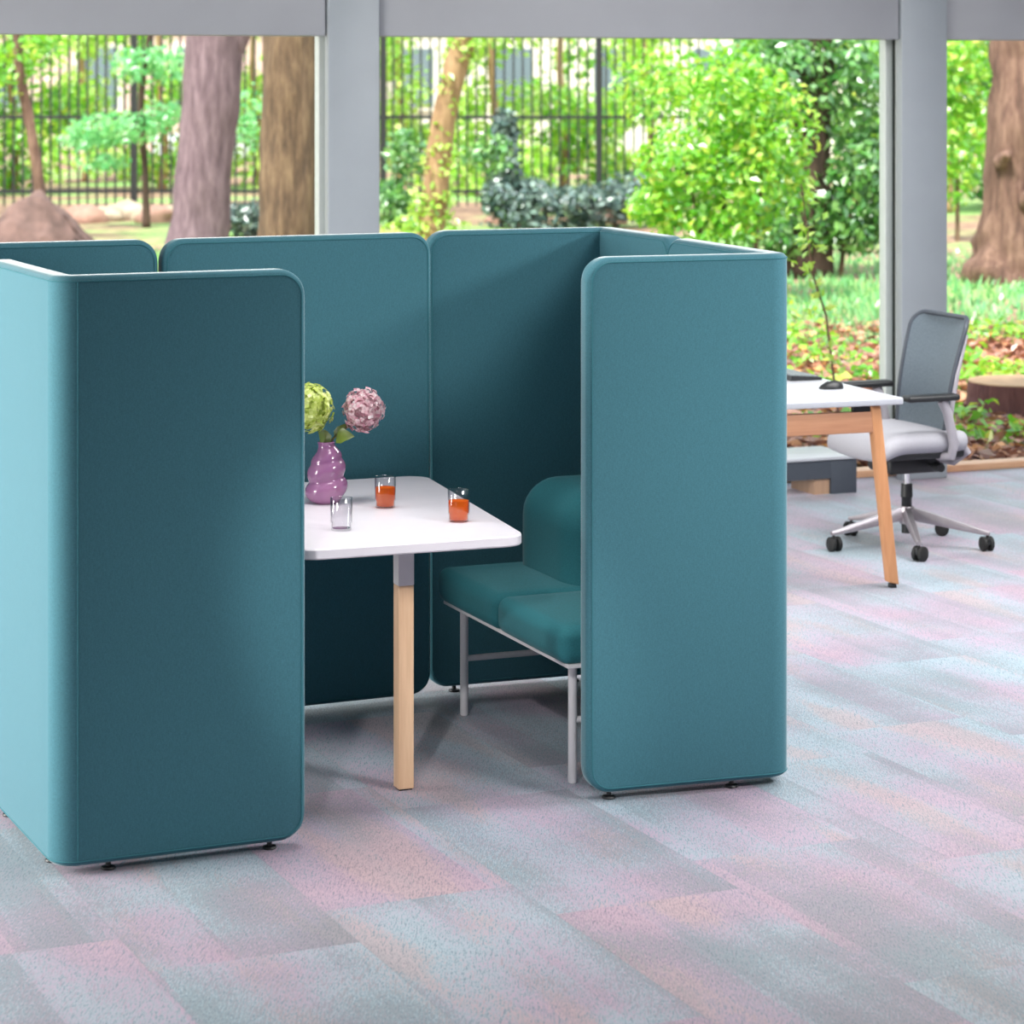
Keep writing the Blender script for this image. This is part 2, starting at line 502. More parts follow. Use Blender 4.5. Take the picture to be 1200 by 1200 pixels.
# ------------------------------------------------------------------ room
WO = (1.466, 12.974, 0); WA = R(21.5)
wm = Matrix.Translation(WO) @ Matrix.Rotation(WA, 4, 'Z')
def wpart(mb, name, mat, kind='structure', parent=None, **k):
    o = mb.build(name, mat, parent, **k)
    if parent is None:
        o.location = WO; o.rotation_euler = (0, 0, WA); o['kind'] = kind
    return o
S0, S1 = -5.47, 6.6
fl = MB()
pts = [wm @ Vector((S0 - 3, .2, 0)), wm @ Vector((S1 + 1, .2, 0))]
fl.add([(pts[0].x, -5, 0), (pts[1].x, -5, 0), pts[1], pts[0], (pts[0].x, -5, -.04), (pts[1].x, -5, -.04), pts[1] - Vector((0, 0, .04)), pts[0] - Vector((0, 0, .04))],
       [(0, 1, 2, 3), (7, 6, 5, 4), (0, 4, 5, 1), (1, 5, 6, 2), (2, 6, 7, 3), (3, 7, 4, 0)])
fl.build('floor', M['carpet'], smooth=False, kind='structure')
ce = MB()
pts2 = [wm @ Vector((S0 - 3, 1.3, 0)), wm @ Vector((S1 + 1, 1.3, 0))]
zc = 2.95
ce.add([(pts[0].x, -5, zc), (pts[1].x, -5, zc), (pts2[1].x, pts2[1].y, zc), (pts2[0].x, pts2[0].y, zc)] +
       [(pts[0].x, -5, zc + .2), (pts[1].x, -5, zc + .2), (pts2[1].x, pts2[1].y, zc + .2), (pts2[0].x, pts2[0].y, zc + .2)],
       [(3, 2, 1, 0), (4, 5, 6, 7), (0, 1, 5, 4), (1, 2, 6, 5), (2, 3, 7, 6), (3, 0, 4, 7)])
ce.build('ceiling', M['ceil'], smooth=False, kind='structure')
MB().box((7.6, -5, 0), (7.8, 14.5, zc)).build('wall_right', M['wallpaint'], smooth=False, kind='structure')
MB().box((pts[0].x, -5.2, 0), (7.8, -5, zc)).build('wall_front', M['wallpaint'], smooth=False, kind='structure')
cols = [(-5.465, -5.215), (-2.476, -2.229), (.51, .768), (3.5, 3.75), (6.5, 6.75)]
for i, (a, b) in enumerate(cols):
    wpart(MB().box((a, 0, 0), (b, .055, zc), .004).box((a + .11, .05, 0), (b - .01, .26, zc)), 'trim_%d' % (i + 1), M['col'], label='grey painted window column')
gaps = [(cols[i][1], cols[i + 1][0]) for i in range(4)]
for i, (a, b) in enumerate(gaps):
    w = wpart(MB().box((a + .006, .02, 2.195), (b - .006, .24, zc), .004), 'wall_back' if i == 0 else 'wall_back.%03d' % i, M['beam'])
    # glazing with its frame
    g = wpart(MB().box((a - .06, .205, .03), (b + .02, .213, 2.3)), 'window_%d' % (i + 1), M['pane'], smooth=False)
    fr = MB()
    # slim double uprights at the right hand side of each bay and beside the left column
    fr.box((b + .012, .185, .02), (b + .052, .25, 2.4), .003)
    fr.box((b + .072, .185, .02), (b + .13, .25, 2.4), .003)
    fr.box((a - .10, .17, .02), (a - .05, .25, 2.4), .004)
    fr.build('window_frame', M['frame'], g)
    MB().box((b + .051, .195, .02), (b + .073, .24, 2.4)).build('gasket', M['framedark'], g)
    MB().box((a - .1, .15, .0), (b + .1, .27, .035), .004).build('threshold', M['sill'], g)

# ------------------------------------------------------------------ privacy booth panels
H = 1.505; ZB = .022; T = .07
def panel(name, origin, rz, la, lb, label, cat='privacy screen', group=None, corner='L', feet=(), seam_outer=True, rb=.034):
    """L: the bend's mid-plane corner is the object's origin, arm a runs +x, arm b runs +y. straight: runs +x."""
    root = empty(name, (origin[0], origin[1], 0), rz, label=label, cat=cat, group=group)
    if corner == 'L':
        q = rb * PI / 2
        S = (la - rb) + q + (lb - rb)
        def path(s):
            if s <= la - rb: return Vector((la - s, 0)), Vector((-1, 0))
            s2 = s - (la - rb)
            if s2 <= q:
                an = s2 / rb
                return Vector((rb - rb * math.sin(an), rb - rb * math.cos(an))), Vector((-math.cos(an), math.sin(an)))
            s3 = s2 - q
            return Vector((0, rb + s3)), Vector((0, 1))
    else:
        S = la
        def path(s): return Vector((la - s, 0)), Vector((-1, 0))
    # normal pointing to the room (outside of the L / front of straight)
    def P(s, t, z):
        p, d = path(s)
        n = Vector((d.y, -d.x)) * -1.0      # left of travel -> outside for an L walked this way
        n = Vector((-d.y, d.x))
        n = n * -1 if False else n
        q = p + n * t
        return Vector((q.x, q.y, z))
    Rc = .07; e = .02
    ss = []
    def arcs(s0, sign):
        out = []
        for k in range(9):
            out.append(s0 + sign * e * (1 - math.cos(k / 8 * PI / 2)))
        for k in range(1, 9):
            x = Rc * (1 - math.cos(k / 8 * PI / 2))
            if x > e + .004: out.append(s0 + sign * x)
        return out
    ss = arcs(0, 1) + arcs(S, -1)
    if corner == 'L':
        for k in range(17): ss.append(la - rb + q * k / 16)
        ss += [(la - rb) * f for f in (.3, .5, .7, .85)] + [S - (lb - rb) * f for f in (.3, .5, .7, .85)]
    else:
        ss += [S * k / 8 for k in range(1, 8)]
    ss = sorted(set(round(x, 5) for x in ss))
    m = MB(); ringn = None
    rows = []
    for s in ss:
        dend = min(s, S - s)
        hz = 0 if dend >= Rc else Rc - math.sqrt(max(0, Rc * Rc - (Rc - dend) ** 2))
        ht = T / 2 if dend >= e else T / 2 - e + math.sqrt(max(0, e * e - (e - dend) ** 2))
        z0, z1 = ZB + hz, H - hz
        ring = []
        ee = min(e, ht)
        # going around: front(+t) bottom->top, over, back top->bottom
        for k in range(7):
            an = -PI / 2 + k / 6 * PI / 2
            ring.append((ht - ee + ee * math.cos(an), z0 + ee + ee * math.sin(an)))
        for k in range(1, 6): ring.append((ht, z0 + ee + (z1 - z0 - 2 * ee) * k / 6))
        for k in range(7):
            an = k / 6 * PI / 2
            ring.append((ht - ee + ee * math.cos(an), z1 - ee + ee * math.sin(an)))
        for k in range(7):
            an = PI / 2 + k / 6 * PI / 2
            ring.append((-ht + ee + ee * math.cos(an), z1 - ee + ee * math.sin(an)))
        for k in range(1, 6): ring.append((-ht, z1 - ee - (z1 - z0 - 2 * ee) * k / 6))
        for k in range(7):
            an = PI + k / 6 * PI / 2
            ring.append((-ht + ee + ee * math.cos(an), z0 + ee + ee * math.sin(an)))
        rows.append([P(s, t, z) for (t, z) in ring]); ringn = len(ring)
    vs = [p for r in rows for p in r]; fs = []
    for i in range(len(rows) - 1):
        for k in range(ringn):
            k2 = (k + 1) % ringn
            fs.append((i * ringn + k, (i + 1) * ringn + k, (i + 1) * ringn + k2, i * ringn + k2))
    fs.append(tuple(range(ringn)))
    fs.append(tuple((len(rows) - 1) * ringn + k for k in range(ringn - 1, -1, -1)))
    m.add(vs, fs)
    m.build('upholstery', M['teal'], root, angle=70)
    # welt seams following the outline on both faces
    for sg in (1, -1):
        ins = .014
        loop = []
        rr = Rc - ins
        def arc(cs, cz, a0):
            for k in range(9):
                an = a0 + k / 8 * PI / 2
                loop.append((cs + rr * math.cos(an), cz + rr * math.sin(an)))
        arc(S - Rc, H - Rc, 0)
        mid = [x for x in ss if Rc < x < S - Rc]
        loop += [(x, H - ins) for x in reversed(mid)]
        arc(Rc, H - Rc, PI / 2)
        arc(Rc, ZB + Rc, PI)
        loop += [(x, ZB + ins) for x in mid]
        arc(S - Rc, ZB + Rc, 1.5 * PI)
        t = sg * (T / 2 - .0004)
        MB().tube([P(s, t, z) for (s, z) in loop], .0022, 6, closed=True).build('piping', M['teal_welt'], root)
    if corner == 'L' and seam_outer:
        s = la - rb + .004
        MB().tube([P(s, T / 2 - .0006, ZB + ins), P(s, T / 2 - .0006, H - ins)], .002, 6).build('piping', M['teal_welt'], root)
    for s in feet:
        p, d = path(s)
        f = MB()
        f.lathe([(.0, 0), (.017, 0), (.019, .003), (.017, .007), (.007, .009), (.006, .03), (0, .03)], 16, (p.x, p.y, 0))
        f.build('leveling_foot', M['black'], root)
    return root
grp = None
panel('privacy_screen', (-1.125, 6.649), R(24.3), .633, .72, 'teal upholstered corner screen nearest the camera, at left front of booth', feet=(.09, .52, .74, 1.2))
panel('privacy_screen', (.757, 7.515), R(18.5 + 90), .77, .59, 'teal upholstered corner screen at right front of booth, hiding the seat end', feet=(.09, .66, .90, 1.27), seam_outer=False)
# back right: corner at back; walked with arms toward -x (back panel) and toward camera
# mirrored L built by rotating 180 deg: arm a (+x -> -A), arm b (+y -> -B)
panel('privacy_screen', (.312, 8.823), R(20.5 + 180), .635, .60, 'teal upholstered corner screen at back right of booth, with a diagonal shadow edge', feet=(.1, .52, .8, 1.1), seam_outer=False)
pc = (-.262 - .906 * .91 + .0, 8.537 - .906 * .4147)
panel('privacy_screen', pc, R(24.5), .896, 0, 'straight teal upholstered back screen of booth behind the flowers', corner='I', feet=(.1, .8))
# back left corner
bl = Vector((pc[0] - .012, pc[1] + .003))
a24 = R(23.5)
cbl = bl + Vector((-math.cos(a24), -math.sin(a24))) * .64
panel('privacy_screen', (cbl.x, cbl.y), R(23.5 - 90), .50, .64, 'teal upholstered corner screen at back left of booth, mostly behind the front screen', feet=(.1, .4, .6, 1.0), seam_outer=False)

# ------------------------------------------------------------------ table
tz = .735
def rounded_poly(c, r, n=8):
    out = []
    L = len(c)
    for i in range(L):
        p = Vector(c[i]); a = (Vector(c[i - 1]) - p).normalized(); b = (Vector(c[(i + 1) % L]) - p).normalized()
        half = a.angle(b) / 2
        t = r / math.tan(half)
        cen = p + (a + b).normalized() * (r / math.sin(half))
        p0, p1 = p + a * t, p + b * t
        a0 = math.atan2(p0.y - cen.y, p0.x - cen.x); a1 = math.atan2(p1.y - cen.y, p1.x - cen.x)
        d = (a1 - a0 + PI) % (2 * PI) - PI
        for k in range(n + 1):
            an = a0 + d * k / n
            out.append((cen.x + r * math.cos(an), cen.y + r * math.sin(an)))
    return out
def slab(mb, poly, z0, z1, ch=.004):
    n = len(poly)
    cx = sum(p[0] for p in poly) / n; cy = sum(p[1] for p in poly) / n
    def ins(k):
        out = []
        for (x, y) in poly:
            d = Vector((cx - x, cy - y)); d.normalize()
            out.append((x + d.x * k, y + d.y * k))
        return out
    rings = [(ins(ch), z0), (poly, z0 + ch), (poly, z1 - ch), (ins(ch), z1)]
    vs = [(x, y, z) for (pl, z) in rings for (x, y) in pl]
    fs = []
    for i in range(3):
        for k in range(n):
            k2 = (k + 1) % n
            fs.append((i * n + k, i * n + k2, (i + 1) * n + k2, (i + 1) * n + k))
    fs.append(tuple(range(n - 1, -1, -1))); fs.append(tuple(3 * n + k for k in range(n)))
    return mb.add(vs, fs)
TO = Vector((-.305, 7.45))
tb = empty('booth_table', (TO.x, TO.y, 0), 0, label='white booth table with rounded corners on a single white and oak leg', cat='table')
tc_ = [(.040, 7.327), (-.279, 8.44), (-.96, 8.17), (-.572, 7.09)]
top = slab(MB(), rounded_poly([(x - TO.x, y - TO.y) for x, y in tc_], .062), tz - .03, tz)
top.build('tabletop', M['white_top'], tb, angle=30)
lm = Matrix.Rotation(R(21.5), 4, 'Z')
hw = .0235
MB().box((-hw, -hw, .575), (hw, hw, tz - .029), .003, lm).build('leg_sleeve', M['white_metal'], tb, label='white upper part of the leg')
MB().box((-hw + .0005, -hw + .0005, .004), (hw - .0005, hw - .0005, .576), .003, lm).build('leg', M['oak'], tb, label='pale oak lower part of the leg')
MB().box((-hw * .8, -hw * .8, 0), (hw * .8, hw * .8, .005), 0, lm).build('foot_pad', M['black'], tb)
MB().box((-.05, -.05, tz - .038), (.05, .9, tz - .0295), .002, lm).build('support_rail', M['white_metal'], tb)

# ------------------------------------------------------------------ vase, flowers, tumblers
vx = at(382.5, 7.89, tz)
vz = empty('vase', vx, 0, label='glossy mauve ribbed vase holding two hydrangeas', cat='vase')
Hv = .182
vp = []
ctrl = [(0, .038), (.01, .050), (.03, .0615), (.048, .0635), (.062, .058), (.069, .0525), (.074, .0525), (.085, .056), (.100, .0575), (.112, .0545), (.121, .0485), (.126, .0465), (.133, .046), (.145, .041), (.157, .0325), (.166, .0265), (.174, .0245), (.182, .0265)]
def cr(zq):
    for i in range(len(ctrl) - 1):
        if ctrl[i][0] <= zq <= ctrl[i + 1][0]:
            p0 = ctrl[max(i - 1, 0)][1]; p1 = ctrl[i][1]; p2 = ctrl[i + 1][1]; p3 = ctrl[min(i + 2, len(ctrl) - 1)][1]
            t = (zq - ctrl[i][0]) / (ctrl[i + 1][0] - ctrl[i][0])
            return .5 * (2 * p1 + (p2 - p0) * t + (2 * p0 - 5 * p1 + 4 * p2 - p3) * t * t + (3 * p1 - p0 - 3 * p2 + p3) * t ** 3)
    return ctrl[-1][1]
prof = [(0, 0)] + [(cr(Hv * k / 70), Hv * k / 70) for k in range(71)]
prof += [(.0235, Hv + .001), (.021, Hv - .002), (.020, Hv - .03), (0, Hv - .03)]
def tilt(r, z, a):
    w = min(1, max(0, z / .02)) * min(1, max(0, (Hv - z) / .03))
    if r < .022: return r, z
    zz = z - .010 * w * math.cos(a - .2)
    return (cr(min(Hv, max(0, zz))) if w > 0 else r), z
MB().lathe(prof, 48, fn=tilt).build('vase_body', M['vase'], vz, angle=80)

def floret_head(name, c, rad, mat, parent, seed, n=150, squash=(1, 1, 1)):
    rg = random.Random(seed); m = MB()
    for i in range(n):
        z = 1 - 2 * (i + .5) / n; ph = i * 2.39996
        q = math.sqrt(1 - z * z)
        d = Vector((q * math.cos(ph), q * math.sin(ph), z))
        k = rad * rg.uniform(.74, 1.10)
        p = Vector((d.x * k * squash[0], d.y * k * squash[1], d.z * k * squash[2])) + Vector(c)
        nn = (d + Vector((rg.uniform(-.4, .4), rg.uniform(-.4, .4), rg.uniform(-.4, .4)))).normalized()
        a = nn.orthogonal().normalized(); b = nn.cross(a)
        r0 = rg.uniform(0, PI); sz = rad * rg.uniform(.14, .21)
        for j in range(4):
            an = r0 + j * PI / 2
            u = a * math.cos(an) + b * math.sin(an); w = nn.cross(u)
            m.add([p, p + u * sz * .55 + w * sz * .5 + nn * sz * .22, p + u * sz * 1.1 + nn * sz * .12, p + u * sz * .55 - w * sz * .5 + nn * sz * .22], [(0, 1, 2, 3)])
    core = MB()
    m.add(*icos(c, [rad * .66 * s for s in squash]))
    return m.build(name, mat, parent, angle=180)
def icos(c, r, sub=2):
    bm = bmesh.new(); bmesh.ops.create_icosphere(bm, subdivisions=sub, radius=1)
    bm.verts.index_update()
    vs = [(c[0] + v.co.x * r[0], c[1] + v.co.y * r[1], c[2] + v.co.z * r[2]) for v in bm.verts]
    fs = [[v.index for v in f.verts] for f in bm.faces]; bm.free()
    return vs, fs
def big_leaf(m, base, tip, width, up=Vector((0, 0, 1)), n=7, droop=.01):
    base, tip = Vector(base), Vector(tip)
    d = tip - base; L = d.length; d.normalize()
    side = d.cross(up).normalized(); nn = side.cross(d)
    vs = []; fs = []
    for i in range(n):
        t = i / (n - 1)
        w = width * (math.sin(PI * min(1, t * 1.02)) ** .75) * (1.15 - .5 * t) * (1 + .12 * (i % 2))
        p = base + d * L * t - nn * droop * 4 * (t - .5) ** 2
        vs += [p - side * w + nn * w * .35, p, p + side * w + nn * w * .35]
    for i in range(n - 1):
        a = i * 3
        fs += [(a, a + 1, a + 4, a + 3), (a + 1, a + 2, a + 5, a + 4)]
    return m.add(vs, fs)
hg = empty('hydrangea', vx + Vector((0, 0, Hv - .03)), 0, label='lime green hydrangea flower in the mauve vase, partly behind the screen', cat='flower')
MB().tube([(-.008, 0, 0), (-.012, 0, .03), (-.022, -.01, .07), (-.045, -.02, .11)], .0035, 8).build('stem', M['stem'], hg)
floret_head('flower_head', (-.052, -.02, .135), .070, M['green_petal'], hg, 3, 330, (1.0, 1, .95))
m = MB(); big_leaf(m, (-.008, -.012, .025), (-.030, -.03, .095), .018); m.build('leaf', M['flowerleaf'], hg, angle=180)
m = MB(); big_leaf(m, (.002, -.01, .02), (-.002, -.03, .075), .016); m.build('leaf', M['flowerleaf'], hg, angle=180)
hp = empty('hydrangea', vx + Vector((0, 0, Hv - .03)), 0, label='dusty pink hydrangea flower leaning right out of the mauve vase', cat='flower')
MB().tube([(.006, 0, 0), (.012, 0, .03), (.035, -.005, .055), (.085, -.01, .09)], .0035, 8).build('stem', M['stem'], hp)
floret_head('flower_head', (.112, -.01, .125), .060, M['pink_petal'], hp, 5, 330, (.95, .95, 1.02))
m = MB(); big_leaf(m, (.024, -.02, .042), (.082, -.05, .056), .025, Vector((.2, -.8, .5))); m.build('leaf', M['flowerleaf'], hp, angle=180)
m = MB(); big_leaf(m, (.022, -.01, .048), (.062, -.01, .085), .013, Vector((.2, -.9, .3))); m.build('leaf', M['flowerleaf'], hp, angle=180)

def tumbler(px, d, label, drink):
    p = at(px, d, tz)
    t = empty('tumbler', p, 0, label=label, cat='drinking glass', group='tumblers on the booth table')
    r = .0312; h = .091
    g = MB().lathe([(0, .0), (.0276, 0), (.0288, .002), (.0288, .019), (.0306, .0215), (r, .024), (r, h - .001), (r - .001, h), (r - .0022, h - .001),
                    (r - .0024, .026), (.0262, .021), (.0258, .006), (.0, .005)], 40)
    g.build('glass', M['glass'], t, angle=60)
    if drink:
        MB().lathe([(0, .0054), (.0254, .0066), (.0260, .022), (.0284, .027), (.0286, .060), (.0, .0598)], 40).build('drink', M['juice'], t, angle=60, label='orange drink filling two thirds of the glass')
    return t
tumbler(400, 7.413, 'clear empty tumbler in front of the vase', False)
tumbler(451.5, 7.80, 'tumbler with orange drink right of the vase, mid table', True)
tumbler(537.5, 7.556, 'tumbler with orange drink near the right edge of the table', True)

# ------------------------------------------------------------------ sofa
sf = empty('loveseat', (.011, 7.9125, 0), R(22), label='teal two-seat loveseat on a white tube frame inside booth', cat='sofa')
for (y0, y1) in ((.003, .51), (-.51, -.003)):
    MB().rbox((-.066, y0, .350), (.40, y1, .458), .034, 10, .006).build('seat_cushion', M['teal_seat'], sf, angle=180)
    MB().rbox((.195, y0, .30), (.50, y1, .735), .115, 10, .004).build('back_cushion', M['teal_seat'], sf, angle=180)
MB().box((-.044, -.50, .340), (.52, .50, .352), .003).build('seat_frame', M['white_metal'], sf)
for (x, y) in ((0, .43), (0, -.43), (.48, .43), (.48, -.43)):
    MB().tube([(x, y, 0), (x, y, .003), (x, y, .335)], [.011, .013, .013], 16).build('leg', M['white_metal'], sf)
for y in (.43, -.43):
    MB().tube([(0, y, .178), (.48, y, .178)], .010, 14).build('stretcher', M['white_metal'], sf)

# ------------------------------------------------------------------ desk
DZ = .75
dk = empty('desk', (1.533, 10.36, 0), R(19.5), label='white topped desk with splayed oak legs behind the booth', cat='desk')
MB().box((-.80, 0, DZ - .027), (0, 1.5, DZ), .004).build('desktop', M['white_desk'], dk, label='white desktop')
for (yy) in (.045, 1.40):
    for sx in (0, 1):
        def X(v): return v if sx == 0 else -.80 - v
        a = [(X(-.128), yy - .02), (X(-.085), yy - .02), (X(-.085), yy + .025), (X(-.128), yy + .025)]
        b = [(X(-.048), yy - .02), (X(-.004), yy - .02), (X(-.004), yy + .025), (X(-.048), yy + .025)]
        z1 = DZ - .03
        bot = [(x, y, .012 + (.012 if (x < -.03 and sx == 0) else 0)) for x, y in b]
        topp = [(x, y, z1) for x, y in a]
        if sx: bot = bot[::-1]; topp = topp[::-1]
        bm = bmesh.new(); MB_ = MB().prism8(bot, topp)
        vv = [bm.verts.new(v) for v in MB_.v]
        for f in MB_.f: bm.faces.new([vv[i] for i in f])
        bmesh.ops.recalc_face_normals(bm, faces=bm.faces[:])
        bmesh.ops.bevel(bm, geom=bm.edges[:], offset=.006, segments=3, affect='EDGES', profile=.5)
        lg = MB()._bm(bm).build('leg', M['oak2'], dk)
        fx = X(-.024)
        MB().box((fx - .012, yy - .012, 0), (fx + .012, yy + .018, .016), .002).build('foot_pad', M['black'], lg)
    MB().box((-.69, yy - .016, .615), (-.105, yy + .021, .697), .004).build('rail', M['oak2x'], dk)
    MB().box((-.20, yy - .01, .696), (-.09, yy + .01, .724)).build('spacer', M['black'], dk)
kb = empty('keyboard', (1.285, 10.965, DZ), R(19.5), label='black slim keyboard at the chair side of desk', cat='keyboard')
MB().prism8([(-.14, 0, 0), (0, 0, 0), (0, .43, 0), (-.14, .43, 0)], [(-.14, 0, .022), (0, 0, .012), (0, .43, .012), (-.14, .43, .022)]).build('keyboard_body', M['black'], kb, smooth=False)
km = MB()
for i in range(5):
    for j in range(15):
        x0 = -.132 + i * .025; y0 = .012 + j * .0272
        zz = .022 + (x0 + .14) / .14 * -.010
        km.box((x0, y0, zz - .003), (x0 + .021, y0 + .023, zz + .003), .002)
km.build('keys', simple('grey_keycaps', srgb(96, 104, 108), .35), kb)
ms = empty('computer_mouse', at(974, 10.66, DZ), R(15), label='black computer mouse on the white desk', cat='mouse')
mm = MB()
bm = bmesh.new(); bmesh.ops.create_uvsphere(bm, u_segments=28, v_segments=16, radius=1)
for v in bm.verts:
    x, y, z = v.co
    z = max(z, -.12)
    prof_ = (.020 + .016 * max(0, .5 + .5 * x)) if True else 0
    v.co = Vector((x * .052, y * .031, (z + .12) * prof_))
mm._bm(bm).build('mouse_body', M['black'], ms, angle=60)
MB().tube([(-.026, 0, .021), (-.012, 0, .0265)], .0045, 10).build('scroll_wheel', M['rubber'], ms)

# low bench by the window
lb = empty('low_bench', (at(1004, 12.78).x, 12.78, 0), R(21.5), label='low charcoal bench with white top under the desk by the window', cat='bench')
MB().box((-1.6, -.01, .165), (0, .36, .180), .003).build('bench_top', M['white_desk'], lb)
MB().box((-1.6, 0, .075), (-.14, .02, .165)).build('fascia', M['charcoal'], lb)
MB().box((-.14, 0, 0), (0, .34, .165), .002).build('end_support', M['charcoal'], lb)
MB().box((-.225, .01, 0), (-.145, .25, .075)).build('wooden_foot', M['tan'], lb)

# ------------------------------------------------------------------ office chair
OC = Vector((1.686, 11.30, 0)); ORZ = R(202)
oc = empty('office_chair', OC, ORZ, label='grey mesh back office chair on aluminium star base beside the desk', cat='office chair')
for k in range(5):
    an = R(68 + 72 * k)
    c, s_ = math.cos(an), math.sin(an)
    d = Vector((c, s_, 0)); p = Vector((-s_, c, 0))
    def q(r, w, z): return d * r + p * w + Vector((0, 0, z))
    m = MB()
    secs = [(.028, .022, .115, .170), (.14, .020, .098, .140), (.25, .017, .080, .110), (.335, .013, .068, .086), (.352, .011, .067, .083)]
    vs = []; fs = []
    for (r, w, z0, z1) in secs:
        vs += [q(r, -w * .8, z0), q(r, w * .8, z0), q(r, w, (z0 + z1) / 2), q(r, w * .55, z1), q(r, -w * .55, z1), q(r, -w, (z0 + z1) / 2)]
    for i in range(len(secs) - 1):
        for j in range(6): fs.append((i * 6 + j, i * 6 + (j + 1) % 6, (i + 1) * 6 + (j + 1) % 6, (i + 1) * 6 + j))
    fs.append((5, 4, 3, 2, 1, 0)); L = (len(secs) - 1) * 6; fs.append(tuple(L + j for j in range(6)))
    m.add(vs, fs)
    m.build('base_arm', M['alu'], oc, angle=50)
    cs = MB(); sw = 1.1 * k + .4
    wd = Vector((math.cos(sw), math.sin(sw), 0)); wa = Vector((-wd.y, wd.x, 0))
    cc = d * .342
    cs.tube([cc + Vector((0, 0, .04)), cc + Vector((0, 0, .07))], .006, 10)
    cs.box((-.020, -.006, .028), (.020, .006, .058), .003, Matrix.Translation(cc) @ Matrix.Rotation(sw, 4, 'Z'))
    ob = cs.build('caster', M['black'], oc)
    for sg in (1, -1):
        w0 = cc - wd * .006 + Vector((0, 0, .031))
        MB().tube([w0 + wa * sg * .006, w0 + wa * sg * .009, w0 + wa * sg * .022, w0 + wa * sg * .025], [.027, .031, .031, .026], 22).build('wheel', M['rubber'], ob)
MB().lathe([(0, .1), (.03, .1), (.034, .12), (.034, .165), (.03, .175), (0, .175)], 24).build('hub', M['alu'], oc)
MB().tube([(0, 0, .06), (0, 0, .21), (0, 0, .215), (0, 0, .27)], [.022, .022, .026, .024], 20).build('lift_sleeve', M['black'], oc)
MB().tube([(0, 0, .26), (0, 0, .36)], .013, 16).build('gas_lift', M['chrome'], oc)
me_ = MB().box((-.13, -.10, .325), (.14, .10, .41), .02)
me_.box((-.20, -.05, .37), (-.10, .05, .42), .015)
me_.build('tilt_mechanism', M['black'], oc)
MB().tube([(-.05, .07, .365), (-.05, .15, .362), (-.05, .155, .362), (-.05, .20, .36)], [.008, .008, .022, .018], 14).build('tension_knob', M['black'], oc)
# seat: rounded pad with waterfall front
seat = MB().rbox((-.165, -.25, .42), (.262, .25, .508), .04, 12, .006)
seat.v = [(x, y, z - .05 * max(0, (x - .12) / .15) ** 2 + .012 * (abs(y) / .25) ** 2) for x, y, z in seat.v]
seat.build('seat', M['greyseat'], oc, angle=180)
MB().rbox((-.15, -.225, .404), (.22, .225, .436), .012, 6).build('seat_shell', M['black'], oc, angle=180)
# backrest: curved mesh in a frame
bz0, bz1 = .44, .985
def bk(y, z):
    t = (z - bz0) / (bz1 - bz0)
    hwid = .215 + .018 * math.sin(PI * t)
    x = -.10 - .12 * t - .02 * math.sin(PI * t * 1.0) * -1.0 + .055 * (y / .23) ** 2
    return x
def outline(ins):
    out = []
    w0, w1 = .195 - ins, .222 - ins
    z0, z1 = bz0 + ins, bz1 - ins
    r = .06
    pts_ = []
    def arc(cx, cz, a0):
        for k in range(7):
            an = a0 + k / 6 * PI / 2
            pts_.append((cx + r * math.cos(an), cz + r * math.sin(an)))
    arc(w1 - r, z1 - r, 0); arc(-(w1 - r), z1 - r, PI / 2)
    for k in range(1, 8):
        t = k / 8; pts_.append((-(w1 + (w0 - w1) * t), z1 - r + (z0 + r - (z1 - r)) * t))
    arc(-(w0 - r), z0 + r, PI); arc(w0 - r, z0 + r, 1.5 * PI)
    for k in range(1, 8):
        t = k / 8; pts_.append((w0 + (w1 - w0) * t, z0 + r + (z1 - r - z0 - r) * t))
    return pts_
bo = empty('_tmp'); bpy.data.objects.remove(bo)
# mesh surface
m = MB(); NY, NZ = 18, 26
ol = outline(.006)
def halfw(z):
    t = (z - bz0) / (bz1 - bz0)
    w = .195 + .027 * t - .006
    r = .06
    for ze, sgn in ((bz1 - .006, 1), (bz0 + .006, -1)):
        dz = (ze - z) * sgn
        if dz < r: w -= r - math.sqrt(max(0, r * r - (r - max(0, dz)) ** 2))
    return max(.02, w)
for off in (.004, -.004):
    vs = []; fs = []
    for i in range(NZ + 1):
        z = bz0 + .006 + (bz1 - bz0 - .012) * (1 - math.cos(PI * i / NZ)) / 2
        for j in range(NY + 1):
            y = -halfw(z) + 2 * halfw(z) * j / NY
            vs.append((bk(y, z) + off, y, z))
    for i in range(NZ):
        for j in range(NY):
            a = i * (NY + 1) + j
            f = (a, a + 1, a + NY + 2, a + NY + 1)
            fs.append(f if off > 0 else f[::-1])
    m.add(vs, fs)
back = m.build('backrest', M['mesh'], oc, angle=180)
MB().tube([(bk(y, z), y, z) for (y, z) in outline(0)], .0105, 10, closed=True).build('back_frame', M['charcoal'], back)
# support bracket: light grey arms sweeping from mechanism up the back edges
for sg in (1, -1):
    MB().tube([(-.10, .06 * sg, .385), (-.14, .15 * sg, .38), (-.17, .205 * sg, .42), (bk(.2, .55) - .012, .205 * sg, .55), (bk(.21, .75) - .012, .218 * sg, .75), (bk(.22, .92) - .012, .224 * sg, .92)],
              [.020, .020, .019, .014, .010, .007], 12).build('back_support', M['lightgrey'], oc)
    ar = MB()
    ar.tube([(-.04, .19 * sg, .41), (-.06, .265 * sg, .42), (-.065, .275 * sg, .47), (-.035, .275 * sg, .60), (-.01, .272 * sg, .655)], [.018, .02, .021, .020, .022], 14)
    arm = ar.build('armrest', M['lightgrey'], oc)
    pad = MB().rbox((-.08, .236 * sg if sg > 0 else -.31, .655), (.17, .31 if sg > 0 else -.236, .682), .0125, 6)
    pad.build('arm_pad', M['black'], arm, angle=180)

